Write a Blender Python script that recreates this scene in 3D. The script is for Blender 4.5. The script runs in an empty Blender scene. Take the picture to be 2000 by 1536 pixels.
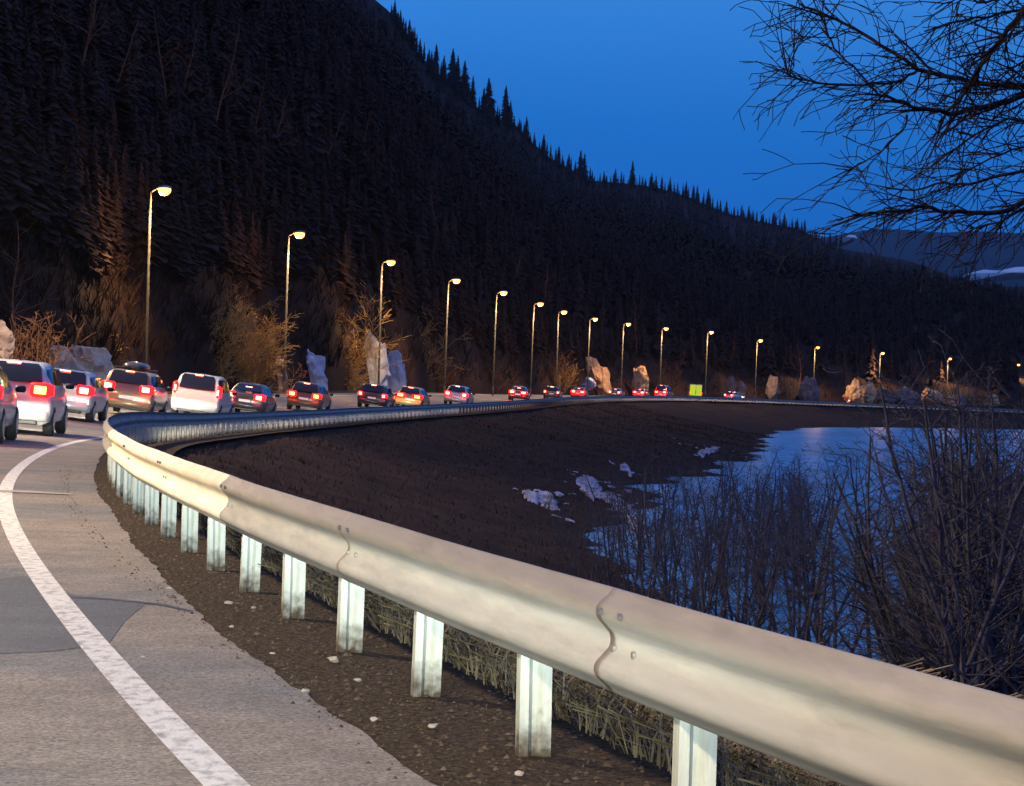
import bpy, math, random
import numpy as np
from mathutils import Vector, Matrix, noise

R = math.radians
scene = bpy.context.scene
COL = scene.collection
rng = random.Random(7)
nrg = np.random.default_rng(5)

# ------------------------------------------------------------------ camera
F = 5000.0                       # focal length in pixels of the 2000 px wide photograph
CAM_H = 1.35
cd = bpy.data.cameras.new('camera')
cd.sensor_width = 36.0
cd.lens = F / 2000 * 36.0
cd.clip_start = 0.3
cd.clip_end = 30000
cam = bpy.data.objects.new('camera', cd)
COL.objects.link(cam)
cam.matrix_world = (Matrix.Translation((0, 0, CAM_H)) @ Matrix.Rotation(R(90 - 0.15), 4, 'X')
                    @ Matrix.Rotation(R(2.0), 4, 'Z'))
scene.camera = cam
scene.view_settings.view_transform = 'Standard'
scene.view_settings.look = 'None'
scene.view_settings.exposure = 0.0
scene.view_settings.gamma = 1.0
scene.cycles.use_denoising = True
scene.cycles.max_bounces = 5
scene.cycles.sample_clamp_indirect = 4.0

# ------------------------------------------------------------------ dusk sky
world = bpy.data.worlds.new('World')
scene.world = world
world.use_nodes = True
wt = world.node_tree
bg = wt.nodes['Background']
tc = wt.nodes.new('ShaderNodeTexCoord')
sep = wt.nodes.new('ShaderNodeSeparateXYZ')
ramp = wt.nodes.new('ShaderNodeValToRGB')
cr = ramp.color_ramp
stops = [(0.0, (.002, .115, .50)), (.05, (.002, .125, .54)), (.10, (.006, .175, .66)), (.155, (.036, .255, .80)),
         (.30, (.08, .26, .76)), (.60, (.17, .26, .70)), (1.0, (.20, .26, .66))]
while len(cr.elements) < len(stops):
    cr.elements.new(0.5)
for e, (p, c) in zip(cr.elements, stops):
    e.position = p
    e.color = c + (1,)
sky = wt.nodes.new('ShaderNodeTexSky')
sky.sky_type = 'NISHITA'
sky.sun_disc = False
sky.sun_elevation = R(-4)
sky.sun_rotation = R(200)
mix = wt.nodes.new('ShaderNodeMix')
mix.data_type = 'RGBA'
mix.inputs[0].default_value = 0.04
cn = wt.nodes.new('ShaderNodeTexNoise')
cn.inputs['Scale'].default_value = 3.0
cn.inputs['Detail'].default_value = 3.0
cmp_ = wt.nodes.new('ShaderNodeMapping')
cmp_.inputs['Scale'].default_value = (1, 1, 7)
cm = wt.nodes.new('ShaderNodeMapRange')
cm.inputs[3].default_value = .89
cm.inputs[4].default_value = 1.11
L = wt.links.new
L(tc.outputs['Generated'], sep.inputs[0])
L(sep.outputs['Z'], ramp.inputs[0])
L(ramp.outputs[0], mix.inputs[6])
L(sky.outputs[0], mix.inputs[7])
L(mix.outputs[2], bg.inputs[0])
L(tc.outputs['Generated'], cmp_.inputs[0])
L(cmp_.outputs[0], cn.inputs['Vector'])
L(cn.outputs[0], cm.inputs[0])
L(cm.outputs[0], bg.inputs[1])

sd = bpy.data.lights.new('afterglow', 'SUN')
sd.energy = 0.03
sd.angle = R(30)
sd.color = (.75, .75, 1)
so = bpy.data.objects.new('afterglow', sd)
COL.objects.link(so)
so.rotation_euler = (R(60), 0, R(-20))


# ------------------------------------------------------------------ helpers
def tag(o, label=None, cat=None, group=None, kind=None):
    for k, v in (('label', label), ('category', cat), ('group', group), ('kind', kind)):
        if v:
            o[k] = v
    return o


def empty(name, loc=(0, 0, 0), rz=0.0):
    o = bpy.data.objects.new(name, None)
    o.empty_display_size = .3
    COL.objects.link(o)
    o.location = loc
    o.rotation_euler = (0, 0, rz)
    return o


def copy_tree(o, parent=None):
    c = o.copy()
    COL.objects.link(c)
    c.parent = parent
    for ch in list(o.children):
        copy_tree(ch, c)
    return c


class MB:
    def __init__(s):
        s.v = []
        s.f = []

    def add(s, vs, fs):
        b = len(s.v)
        s.v += [tuple(x) for x in vs]
        s.f += [tuple(i + b for i in f) for f in fs]

    def box(s, cx, cy, cz, sx, sy, sz, bev=0.0):
        hx, hy, hz = sx / 2, sy / 2, sz / 2
        if bev <= 0:
            vs = [(cx + a * hx, cy + b * hy, cz + c * hz) for c in (-1, 1) for a, b in ((-1, -1), (1, -1), (1, 1), (-1, 1))]
            s.add(vs, [(3, 2, 1, 0), (4, 5, 6, 7), (0, 1, 5, 4), (1, 2, 6, 5), (2, 3, 7, 6), (3, 0, 4, 7)])
            return
        rings = []
        for z, k in ((-hz, bev), (-hz + bev, 0), (hz - bev, 0), (hz, bev)):
            ring = []
            for a, b in ((-1, -1), (1, -1), (1, 1), (-1, 1)):
                x, y = hx - k, hy - k
                if a * b > 0:
                    ring += [(cx + a * x, cy + b * (y - bev), cz + z), (cx + a * (x - bev), cy + b * y, cz + z)]
                else:
                    ring += [(cx + a * (x - bev), cy + b * y, cz + z), (cx + a * x, cy + b * (y - bev), cz + z)]
            # order so the ring runs counter-clockwise
            ring = [ring[1], ring[0], ring[3], ring[2], ring[5], ring[4], ring[7], ring[6]] if False else ring
            ring.sort(key=lambda p: math.atan2(p[1] - cy, p[0] - cx))
            rings.append(ring)
        s.loft(rings, cap=True)

    def loft(s, rings, cap=False, closed=True):
        n = len(rings[0])
        b = len(s.v)
        for r in rings:
            s.v += [tuple(p) for p in r]
        for i in range(len(rings) - 1):
            for j in range(n if closed else n - 1):
                k = (j + 1) % n
                s.f.append((b + i * n + j, b + i * n + k, b + (i + 1) * n + k, b + (i + 1) * n + j))
        if cap:
            s.f.append(tuple(b + j for j in range(n))[::-1])
            s.f.append(tuple(b + (len(rings) - 1) * n + j for j in range(n)))

    def tube(s, pts, rads, n=6, cap=True):
        rings = []
        pts = [Vector(p) for p in pts]
        for i, p in enumerate(pts):
            d = (pts[min(i + 1, len(pts) - 1)] - pts[max(i - 1, 0)]).normalized()
            a = d.cross(Vector((0, 0, 1)) if abs(d.z) < .9 else Vector((1, 0, 0))).normalized()
            b = d.cross(a)
            r = rads[i] if isinstance(rads, (list, tuple)) else rads
            rings.append([p + a * (r * math.cos(t)) + b * (r * math.sin(t)) for t in [k * 2 * math.pi / n for k in range(n)]])
        s.loft(rings, cap)

    def build(s, name, m, parent=None, smooth=False):
        me = bpy.data.meshes.new(name)
        me.from_pydata(s.v, [], s.f)
        me.validate()
        me.materials.append(m)
        if smooth:
            me.polygons.foreach_set('use_smooth', [True] * len(me.polygons))
        me.update()
        o = bpy.data.objects.new(name, me)
        COL.objects.link(o)
        o.parent = parent
        return o


def mesh_np(name, V, Fa, m, parent=None, smooth=False):
    me = bpy.data.meshes.new(name)
    V = np.asarray(V, dtype=np.float32)
    Fa = np.asarray(Fa, dtype=np.int32)
    k = Fa.shape[1]
    me.vertices.add(len(V))
    me.vertices.foreach_set('co', V.ravel())
    me.loops.add(Fa.size)
    me.loops.foreach_set('vertex_index', Fa.ravel())
    me.polygons.add(len(Fa))
    me.polygons.foreach_set('loop_start', np.arange(0, Fa.size, k, dtype=np.int32))
    me.polygons.foreach_set('loop_total', np.full(len(Fa), k, dtype=np.int32))
    if smooth:
        me.polygons.foreach_set('use_smooth', np.ones(len(Fa), dtype=bool))
    me.update(calc_edges=True)
    me.validate()
    me.materials.append(m)
    o = bpy.data.objects.new(name, me)
    COL.objects.link(o)
    o.parent = parent
    return o


def grid_faces(nr, nc):
    i, j = np.meshgrid(np.arange(nr - 1), np.arange(nc - 1), indexing='ij')
    a = (i * nc + j).ravel()
    return np.stack([a, a + 1, a + nc + 1, a + nc], 1)


# ------------------------------------------------------------------ materials
def mat(name, col, rough=.7, metal=0.0, col2=None, scale=3.0, stretch=(1, 1, 1), detail=5.0, lo=.35, hi=.65, bump=0.0,
        bscale=None, spec=.5, emis=None, estr=0.0, trans=0.0, col3=None, scale3=.3, lo3=.45, hi3=.6, space='Object', coat=0.0):
    m = bpy.data.materials.new(name)
    m.use_nodes = True
    t = m.node_tree
    p = t.nodes['Principled BSDF']
    p.inputs['Base Color'].default_value = tuple(col) + (1,)
    p.inputs['Roughness'].default_value = rough
    p.inputs['Metallic'].default_value = metal
    p.inputs['Specular IOR Level'].default_value = spec
    if coat:
        p.inputs['Coat Weight'].default_value = coat
    if trans:
        p.inputs['Transmission Weight'].default_value = trans
    if emis:
        p.inputs['Emission Color'].default_value = tuple(emis) + (1,)
        p.inputs['Emission Strength'].default_value = estr
    if col2 or bump:
        c = t.nodes.new('ShaderNodeTexCoord')
        mp = t.nodes.new('ShaderNodeMapping')
        mp.inputs['Scale'].default_value = stretch
        t.links.new(c.outputs[space], mp.inputs[0])
    if col2:
        n = t.nodes.new('ShaderNodeTexNoise')
        n.inputs['Scale'].default_value = scale
        n.inputs['Detail'].default_value = detail
        n.inputs['Roughness'].default_value = .62
        t.links.new(mp.outputs[0], n.inputs['Vector'])
        r = t.nodes.new('ShaderNodeValToRGB')
        r.color_ramp.elements[0].position = lo
        r.color_ramp.elements[1].position = hi
        r.color_ramp.elements[0].color = tuple(col) + (1,)
        r.color_ramp.elements[1].color = tuple(col2) + (1,)
        t.links.new(n.outputs[0], r.inputs[0])
        out = r.outputs[0]
        if col3:
            n3 = t.nodes.new('ShaderNodeTexNoise')
            n3.inputs['Scale'].default_value = scale3
            n3.inputs['Detail'].default_value = 3
            t.links.new(mp.outputs[0], n3.inputs['Vector'])
            mr = t.nodes.new('ShaderNodeMapRange')
            mr.inputs[1].default_value = lo3
            mr.inputs[2].default_value = hi3
            t.links.new(n3.outputs[0], mr.inputs[0])
            mx = t.nodes.new('ShaderNodeMix')
            mx.data_type = 'RGBA'
            t.links.new(mr.outputs[0], mx.inputs[0])
            t.links.new(out, mx.inputs[6])
            mx.inputs[7].default_value = tuple(col3) + (1,)
            out = mx.outputs[2]
        t.links.new(out, p.inputs['Base Color'])
    if bump:
        nb = t.nodes.new('ShaderNodeTexNoise')
        nb.inputs['Scale'].default_value = bscale or scale * 2
        nb.inputs['Detail'].default_value = 6
        t.links.new(mp.outputs[0], nb.inputs['Vector'])
        b = t.nodes.new('ShaderNodeBump')
        b.inputs['Strength'].default_value = bump
        b.inputs['Distance'].default_value = .05
        t.links.new(nb.outputs[0], b.inputs['Height'])
        t.links.new(b.outputs[0], p.inputs['Normal'])
    return m


M = {}
M['asphalt'] = mat('asphalt', (.17, .150, .130), .8, col2=(.25, .220, .185), scale=60, detail=8, lo=.3, hi=.7,
                   col3=(.15, .152, .150), scale3=.33, lo3=.48, hi3=.60, bump=.35, bscale=90, spec=.35)
def asphalt_detail(m, amt=.55):
    t_ = m.node_tree
    p_ = t_.nodes['Principled BSDF']
    src = p_.inputs['Base Color'].links[0].from_socket
    c_ = t_.nodes.new('ShaderNodeTexCoord')
    vo = t_.nodes.new('ShaderNodeTexVoronoi')
    vo.inputs['Scale'].default_value = 75
    t_.links.new(c_.outputs['Object'], vo.inputs['Vector'])
    n1 = t_.nodes.new('ShaderNodeTexNoise')
    n1.inputs['Scale'].default_value = 1.7
    n1.inputs['Detail'].default_value = 10
    n1.inputs['Roughness'].default_value = .7
    t_.links.new(c_.outputs['Object'], n1.inputs['Vector'])
    r1 = t_.nodes.new('ShaderNodeMapRange')
    r1.inputs[1].default_value, r1.inputs[2].default_value = .3, .7
    r1.inputs[3].default_value, r1.inputs[4].default_value = .72, 1.22
    t_.links.new(n1.outputs[0], r1.inputs[0])
    r2 = t_.nodes.new('ShaderNodeMapRange')
    r2.inputs[1].default_value, r2.inputs[2].default_value = .0, 1.0
    r2.inputs[3].default_value, r2.inputs[4].default_value = 1 - amt, 1 + amt
    t_.links.new(vo.outputs['Color'], r2.inputs[0])
    mu = t_.nodes.new('ShaderNodeMath')
    mu.operation = 'MULTIPLY'
    t_.links.new(r1.outputs[0], mu.inputs[0])
    t_.links.new(r2.outputs[0], mu.inputs[1])
    vm = t_.nodes.new('ShaderNodeVectorMath')
    vm.operation = 'SCALE'
    t_.links.new(src, vm.inputs[0])
    t_.links.new(mu.outputs[0], vm.inputs['Scale'])
    t_.links.new(vm.outputs[0], p_.inputs['Base Color'])


asphalt_detail(M['asphalt'])
M['patch'] = mat('dark_asphalt', (.060, .070, .080), .75, col2=(.085, .098, .108), scale=50, detail=8, bump=.3, bscale=90)
asphalt_detail(M['patch'], .4)
M['seam'] = mat('seam_tar', (.03, .028, .028), .5, col2=(.05, .045, .042), scale=9)
M['pale_tan'] = mat('pale_tan', (.32, .28, .235), .6, col2=(.3, .27, .23), scale=7)
M['paint'] = mat('road_paint', (.68, .68, .62), .55, col2=(.22, .21, .19), scale=17, stretch=(1, .5, 1), detail=12, lo=.47, hi=.70,
                 bump=.2, bscale=40)
M['gravel'] = mat('gravel', (.036, .027, .018), .95, spec=.08, col2=(.100, .075, .050), scale=22, detail=9, lo=.38, hi=.72, bump=1.0, bscale=30)
M['bank'] = mat('bank_soil', (.022, .013, .010), .95, spec=.05, col2=(.050, .029, .021), scale=.7, detail=11, lo=.35, hi=.7, bump=1.0, bscale=5)
M['hill'] = mat('hill_soil', (.020, .011, .009), .95, spec=.08, col2=(.032, .016, .011), scale=.12, detail=9, lo=.35, hi=.7)
M['far_hill'] = mat('far_hill', (.003, .022, .042), .95, spec=.05, col2=(.008, .042, .075), scale=.003, detail=9, lo=.4, hi=.7)  # blue of the hazy distance is put into the hill colour
M['ground'] = mat('plain_soil', (.03, .02, .018), .95, col2=(.05, .035, .03), scale=.05)
M['snow'] = mat('snow', (.13, .12, .14), .8, spec=.1, col2=(.50, .48, .56), scale=1.7, detail=6, bump=.6, bscale=4)
M['snow_far'] = mat('far_snow', (.45, .50, .54), .7, col2=(.8, .8, .85), scale=.02, detail=6)
M['zinc'] = mat('galvanised_steel', (.235, .225, .215), .8, .0, spec=.2, col2=(.37, .35, .33), scale=2.6, stretch=(3, .35, 7), detail=6,
                lo=.3, hi=.7, col3=(.31, .30, .29), scale3=1.1, lo3=.4, hi3=.7, bump=.05, bscale=9)
M['zinc_pale'] = mat('pale_galvanised_steel', (.60, .56, .46), .7, .0, spec=.2, col2=(.80, .75, .62), scale=2.5, stretch=(1, 1, 3), detail=6,
                     lo=.3, hi=.7, bump=.06, bscale=6)
M['post'] = mat('post_zinc', (.36, .39, .36), .7, .0, spec=.2, col2=(.56, .60, .55), scale=9, stretch=(2.5, 2.5, .35), detail=7, lo=.32, hi=.68, bump=.1, bscale=20)
def base_stain(m, h0=.0, h1=.16, col=(.07, .055, .04)):
    """splashed dirt round the foot of a post"""
    t_ = m.node_tree
    p_ = t_.nodes['Principled BSDF']
    src = p_.inputs['Base Color'].links[0].from_socket
    c_ = t_.nodes.new('ShaderNodeTexCoord')
    s_ = t_.nodes.new('ShaderNodeSeparateXYZ')
    t_.links.new(c_.outputs['Object'], s_.inputs[0])
    g_ = t_.nodes.new('ShaderNodeNewGeometry')
    n_ = t_.nodes.new('ShaderNodeTexNoise')
    n_.inputs['Scale'].default_value = 22
    n_.inputs['Detail'].default_value = 8
    t_.links.new(g_.outputs['Position'], n_.inputs['Vector'])
    a_ = t_.nodes.new('ShaderNodeMath')
    a_.operation = 'MULTIPLY_ADD'
    t_.links.new(n_.outputs[0], a_.inputs[0])
    a_.inputs[1].default_value = -.26
    t_.links.new(s_.outputs['Z'], a_.inputs[2])
    r_ = t_.nodes.new('ShaderNodeMapRange')
    r_.inputs[1].default_value, r_.inputs[2].default_value = h0 - .13, h1 - .13
    r_.inputs[3].default_value, r_.inputs[4].default_value = 1, 0
    t_.links.new(a_.outputs[0], r_.inputs[0])
    x_ = t_.nodes.new('ShaderNodeMix')
    x_.data_type = 'RGBA'
    t_.links.new(r_.outputs[0], x_.inputs[0])
    t_.links.new(src, x_.inputs[6])
    x_.inputs[7].default_value = tuple(col) + (1,)
    t_.links.new(x_.outputs[2], p_.inputs['Base Color'])


base_stain(M['post'])
M['bolt'] = mat('bolt_steel', (.3, .3, .3), .4, .8)
M['pole'] = mat('lamp_pole', (.036, .034, .033), .8, .0, spec=.1, col2=(.06, .057, .054), scale=4)
M['lamp_body'] = mat('lamp_housing', (.25, .25, .24), .5, .1)
M['lamp_glow'] = mat('lamp_lens', (.9, .8, .6), .4, emis=(1, .44, .06), estr=5)
M['black'] = mat('black_plastic', (.012, .012, .013), .45)
M['tyre'] = mat('tyre_rubber', (.018, .017, .017), .85, col2=(.03, .028, .027), scale=20)
M['rim'] = mat('rim_alloy', (.35, .35, .36), .35, .7)
M['glass'] = mat('dark_glass', (.010, .010, .014), .08, spec=.6)
M['red'] = mat('red_lens', (.5, .01, .01), .3, emis=(1, .005, .007), estr=5)
M['red_hot'] = mat('brake_bulb', (.9, .4, .3), .3, emis=(1, .17, .10), estr=20)
M['amber'] = mat('amber_lens', (.8, .3, .05), .3, emis=(1, .36, .06), estr=10)
M['white_lamp'] = mat('head_lens', (.8, .8, .8), .2, emis=(1, .95, .85), estr=10)
M['plate'] = mat('plate_white', (.75, .75, .72), .4, emis=(1, .95, .85), estr=.15)
for nm, c, mt in (('silver', (.50, .52, .53), .45), ('white', (.50, .52, .50), .0), ('pale_blue', (.40, .47, .50), .3),
                  ('bronze', (.30, .22, .13), .35), ('charcoal', (.045, .043, .045), .3), ('black', (.02, .02, .022), .1),
                  ('brown', (.16, .085, .04), .3), ('gold', (.62, .33, .10), .25), ('red', (.35, .02, .02), .1), ('grey', (.22, .22, .23), .35)):
    M['p_' + nm] = mat('paint_' + nm, c, .32, mt, coat=.6)
M['lime'] = mat('fluorescent_lime', (.55, .85, .03), .5, emis=(.45, .75, .02), estr=.25)
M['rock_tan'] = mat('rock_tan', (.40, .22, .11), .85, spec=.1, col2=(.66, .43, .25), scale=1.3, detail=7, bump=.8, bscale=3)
M['rock_lamplit'] = mat('rock_lamplit', (.62, .40, .25), .85, spec=.1, col2=(.85, .64, .45), scale=1.3, detail=7, bump=.8, bscale=3)  # tan rock with lamplight put into its colour, for the weakly lit face
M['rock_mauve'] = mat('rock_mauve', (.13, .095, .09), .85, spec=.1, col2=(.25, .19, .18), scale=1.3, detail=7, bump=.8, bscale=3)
M['ice'] = mat('icy_rock', (.26, .29, .38), .4, col2=(.50, .52, .60), scale=1.1, stretch=(1, 1, .3), detail=6, bump=.5, bscale=2.5)
M['bark'] = mat('bark', (.016, .013, .014), .95, spec=.1, col2=(.036, .030, .031), scale=8, stretch=(1, 1, .3))
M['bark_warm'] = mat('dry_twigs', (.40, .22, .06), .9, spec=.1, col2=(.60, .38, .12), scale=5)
M['bark_red'] = mat('russet_twigs', (.14, .065, .036), .9, spec=.1, col2=(.24, .115, .06), scale=5)
M['bark_dim'] = mat('dim_twigs', (.022, .012, .008), .95, spec=.1, col2=(.042, .023, .014), scale=.5)
M['bark_cool'] = mat('cool_bark', (.030, .028, .040), .9, spec=.1, col2=(.075, .072, .10), scale=6)
M['needle'] = mat('needles', (.040, .024, .021), .95, spec=.05, col2=(.070, .043, .035), scale=.4)
M['grass'] = mat('dry_grass', (.09, .062, .032), .9, spec=.15, col2=(.34, .27, .16), scale=3.5, detail=4)
M['grass_dark'] = mat('dull_grass', (.05, .040, .026), .95, col2=(.15, .12, .08), scale=3.5)
M['pebble'] = mat('pebbles', (.035, .027, .018), .95, spec=.1, col2=(.13, .10, .072), scale=14, detail=2)
M['brush'] = mat('brushwood', (.014, .009, .008), .95, spec=.05, col2=(.085, .055, .040), scale=.5, detail=8)


def ice_mat():
    m = mat('lake_ice', (.006, .055, .14), .35, col2=(.045, .30, .60), scale=.9, stretch=(.8, .22, 1), detail=9, lo=.36, hi=.66,
            col3=(.010, .05, .12), scale3=.16, lo3=.47, hi3=.63, bump=.5, bscale=2.5)  # dark mottling paints tree reflections into the ice colour
    return m


M['ice_lake'] = ice_mat()

# ------------------------------------------------------------------ road alignment (the line of the guard rail)
KP = [(-60, 23), (-30, 12.4), (-12, 6.35), (0, 2.78), (5.6, 1.13), (9.4, .04), (14.4, -1.26), (19, -2.38), (23.7, -3.44), (28, -4.32), (33, -5.2),
      (45, -6.9), (56, -8.0), (76, -9.15), (98, -9.25), (116, -8.5), (139, -6.95), (161, -4.95), (183, -2.5), (196, -.9),
      (225, 1.9), (250, 4.0), (290, 8.2), (325, 13.0), (360, 18.9), (388, 24.8), (410, 30.8), (434, 42), (461, 56), (485, 71), (508, 89),
      (530, 110), (556, 138), (590, 180), (630, 240), (680, 325)]
kp = np.array([(b, a) for a, b in KP], float)


def resample(P, step):
    d = np.r_[0, np.cumsum(np.hypot(*np.diff(P, axis=0).T))]
    s = np.arange(0, d[-1], step)
    return np.stack([np.interp(s, d, P[:, 0]), np.interp(s, d, P[:, 1])], 1)


# cubic Hermite through the points, then a light smoothing
tt = np.r_[0, np.cumsum(np.hypot(*np.diff(kp, axis=0).T))]
tan = np.gradient(kp, tt, axis=0)
pts = []
for i in range(len(kp) - 1):
    h = tt[i + 1] - tt[i]
    for q in np.linspace(0, 1, max(2, int(h / .5)), endpoint=False):
        h00, h10, h01, h11 = 2 * q**3 - 3 * q**2 + 1, q**3 - 2 * q**2 + q, -2 * q**3 + 3 * q**2, q**3 - q**2
        pts.append(h00 * kp[i] + h10 * h * tan[i] + h01 * kp[i + 1] + h11 * h * tan[i + 1])
P = resample(np.array(pts), .5)


def smooth(P, sig_arr):
    out = P.copy()
    n = len(P)
    for i in range(n):
        sg = sig_arr[i]
        k = int(3 * sg)
        lo, hi = max(0, i - k), min(n, i + k + 1)
        w = np.exp(-.5 * ((np.arange(lo, hi) - i) / sg)**2)
        # keep the window symmetric at the ends
        if lo == 0 or hi == n:
            continue
        out[i] = (P[lo:hi] * w[:, None]).sum(0) / w.sum()
    return out


sig = np.interp(P[:, 1], [0, 30, 100, 250, 500], [3, 5, 14, 26, 36])
P = smooth(P, sig)
S = np.r_[0, np.cumsum(np.hypot(*np.diff(P, axis=0).T))]
Tn = np.gradient(P, S, axis=0)
Tn /= np.hypot(Tn[:, 0], Tn[:, 1])[:, None]
ZR = np.interp(P[:, 1], [-60, 34, 50, 62, 76, 95, 115, 140, 170, 196, 256, 300, 350, 400, 430, 470, 520, 570, 640],
               [0, 0, -.1, -.28, -.48, -.62, -.7, -.7, -.66, -.55, -.30, -.17, -.05, .08, .05, -.15, -.40, -.55, -.8])
ZR = smooth(np.stack([ZR, ZR], 1), np.full(len(ZR), 10.0))[:, 0]
BK = np.interp(P[:, 1], [-60, 36, 75, 200, 300, 420, 640], [0, 0, .10, .10, .05, .03, .02])
S0 = float(np.interp(0, P[:, 1], S))          # arc length where the road passes the camera


def at(s, u):
    """point at arc length s, offset u to the left (road side) of the rail, on the banked road plane"""
    x = np.interp(s, S, P[:, 0])
    y = np.interp(s, S, P[:, 1])
    tx = np.interp(s, S, Tn[:, 0])
    ty = np.interp(s, S, Tn[:, 1])
    return x - ty * u, y + tx * u, np.interp(s, S, ZR) + np.interp(s, S, BK) * np.clip(u, 0, 11)


def s_of_D(D):
    return float(np.interp(D, P[:, 1], S))


def heading(s):
    return math.atan2(-float(np.interp(s, S, Tn[:, 0])), float(np.interp(s, S, Tn[:, 1])))


def solve_px(px, u, smin=None):
    """arc length at which the offset line u crosses the viewing direction of column px (far branch)"""
    ss = np.arange(S0 + 95, S[-1] - 2, .5)
    x, y, _ = at(ss, u)
    q = x / y * F + 1000
    i = np.where((q[:-1] - px) * (q[1:] - px) <= 0)[0]
    return float(ss[i[0]]) if len(i) else float(ss[0])


def fbm(x, y, sc, seed=0.0, oct=4):
    return noise.fractal(Vector((x * sc + seed, y * sc - seed, seed * .7)), 1.0, 2.0, oct)


def z_bank(s, u):
    """height of the ground on the lake side of the rail (u <= .4)"""
    z0 = float(np.interp(s, S, ZR))
    D = s - S0
    drop = max(0.0, -.75 - u)
    depth = z0 + 3.65 + .1
    ush = float(np.interp(D, [0, 36, 50, 75, 100, 150, 230, 330, 420, 470], [11.5, 11.3, 11.5, 12, 13.2, 16, 20, 20, 15, 12])) + 1.8 * fbm(s, 0, .06, 3.1, 3)
    ex = float(np.interp(D, [20, 70], [1.35, .8]))
    k = min(1.0, D / 60 if D > 0 else 0)
    z = z0 - .05 - depth * min(1.0, drop / ush)**ex - max(0, drop - ush) * .10
    if u < -.5:
        a = min(1, (-.5 - u) / 2)
        z += a * (.16 * fbm(s, u, .45, 1.7) + .30 * fbm(s, u, .09, 9.2))
    return z


LAKE_Z = -3.65

# ------------------------------------------------------------------ ground sheets
s_edges = np.unique(np.r_[np.arange(2, S0 + 60, .6), np.arange(S0 + 60, S0 + 200, 1.2), np.arange(S0 + 200, S[-1] - 1, 3.0)])
us = np.r_[np.linspace(-90, -30, 12), np.linspace(-26, -14, 9), np.linspace(-13, -2, 26), np.linspace(-1.7, .2, 12), [.46]]
V = np.zeros((len(s_edges), len(us), 3))
for j, u in enumerate(us):
    x, y, z = at(s_edges, u)
    V[:, j, 0] = x
    V[:, j, 1] = y
    V[:, j, 2] = [z_bank(s, u) for s in s_edges]
bank = mesh_np('embankment', V.reshape(-1, 3), grid_faces(len(s_edges), len(us)), M['bank'], smooth=True)
tag(bank, kind='structure')


def ribbon(name, u0, u1, m, s0=2, s1=None, dz=.0, nu=2, kind='structure', wob=0.0, dz_mid=0.0, step=1.0, wob1=0.0):
    s1 = s1 or S[-1] - 2
    ss = np.unique(np.r_[np.arange(s0, s1, step), s1])
    V = np.zeros((len(ss), nu, 3))
    for j in range(nu):
        t = j / (nu - 1)
        u = np.full(len(ss), u0 + (u1 - u0) * t)
        if name == 'road' and j == 0:
            u = np.interp(ss - S0, [14, 26, 40, 60], [.47, .16, .16, .35])
        if wob and j == 0:
            u = u + np.array([wob * fbm(s, 0, .7, 5.5, 3) + wob * .75 * fbm(s, 3, 4.5, 2.5, 4) for s in ss])
        if wob1 and j == nu - 1:
            u = u + np.array([wob1 * fbm(s, 0, .9, 8.5) for s in ss])
        x, y, z = at(ss, u)
        V[:, j] = np.stack([x, y, z + dz], 1)
    return tag(mesh_np(name, V.reshape(-1, 3), grid_faces(len(ss), nu), m, smooth=True), kind=kind)


verge = ribbon('verge', -.95, .70, M['gravel'], dz=-.006, nu=5, step=.5)
ribbon('road', .47, 10.2, M['asphalt'], dz=.006, nu=8, wob=.032, step=.12, s1=S0 + 70)
ribbon('road', .47, 10.2, M['asphalt'], dz=.006, nu=8, wob=.05, s0=S0 + 70, step=1)
ribbon('shoulder', 10.1, 13.5, M['gravel'], dz=-.012, nu=4)
ribbon('edge_line', 1.10, 1.255, M['paint'], dz=.011, nu=3, step=.5)
ribbon('far_edge_line', 9.0, 9.13, M['paint'], dz=.011, nu=2, step=1.0)
for k in range(40):
    a = S0 + 20 + k * 14
    ribbon('centre_line', 4.95, 5.07, M['paint'], s0=a, s1=a + 6, dz=.011, nu=2)


def sheet_uv(name, outline, m, dz):
    """a road marking or repair given by its (s, u) outline on the road plane"""
    b = MB()
    vs = []
    for s, u in outline:
        x, y, z = at(s, u)
        vs.append((float(x), float(y), float(z) + dz))
    b.add(vs, [tuple(range(len(vs)))])
    return b.build(name, m)


def s_pix(px, py):
    """road-plane (s, u) seen at a pixel of the photograph, on the flat near road"""
    hor = 755 + .035 * (px - 1000)
    D = CAM_H / (py - hor) * F
    X = (px - 1000) / F * D
    ss = np.arange(2, S0 + 80, .1)
    x, y, _ = at(ss, 0)
    i = int(np.argmin((x - X)**2 + (y - D)**2))
    tx, ty = np.interp(ss[i], S, Tn[:, 0]), np.interp(ss[i], S, Tn[:, 1])
    return float(ss[i]), float(-(X - x[i]) * ty + (D - y[i]) * tx)


pol = [s_pix(*q) for q in ((-160, 1150), (60, 1128), (160, 1166), (300, 1183), (262, 1215), (232, 1262), (120, 1276), (-160, 1286))]
tag(sheet_uv('asphalt_patch', pol, M['patch'], .0085), kind='structure')
cr1 = [s_pix(*q) for q in ((150, 1168), (230, 1172), (330, 1182), (392, 1196))]
cr2 = [s_pix(*q) for q in ((392, 1200), (330, 1187), (230, 1176), (150, 1171))]
tag(sheet_uv('road_crack', cr1 + cr2, M['seam'], .0102), kind='structure')
cr1 = [s_pix(*q) for q in ((-40, 959), (60, 961), (148, 967))]
cr2 = [s_pix(*q) for q in ((148, 969), (60, 965), (-40, 963))]
tag(sheet_uv('road_streak', cr1 + cr2, M['pale_tan'], .0145), kind='structure')  # thin pale line laid across the asphalt

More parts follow.
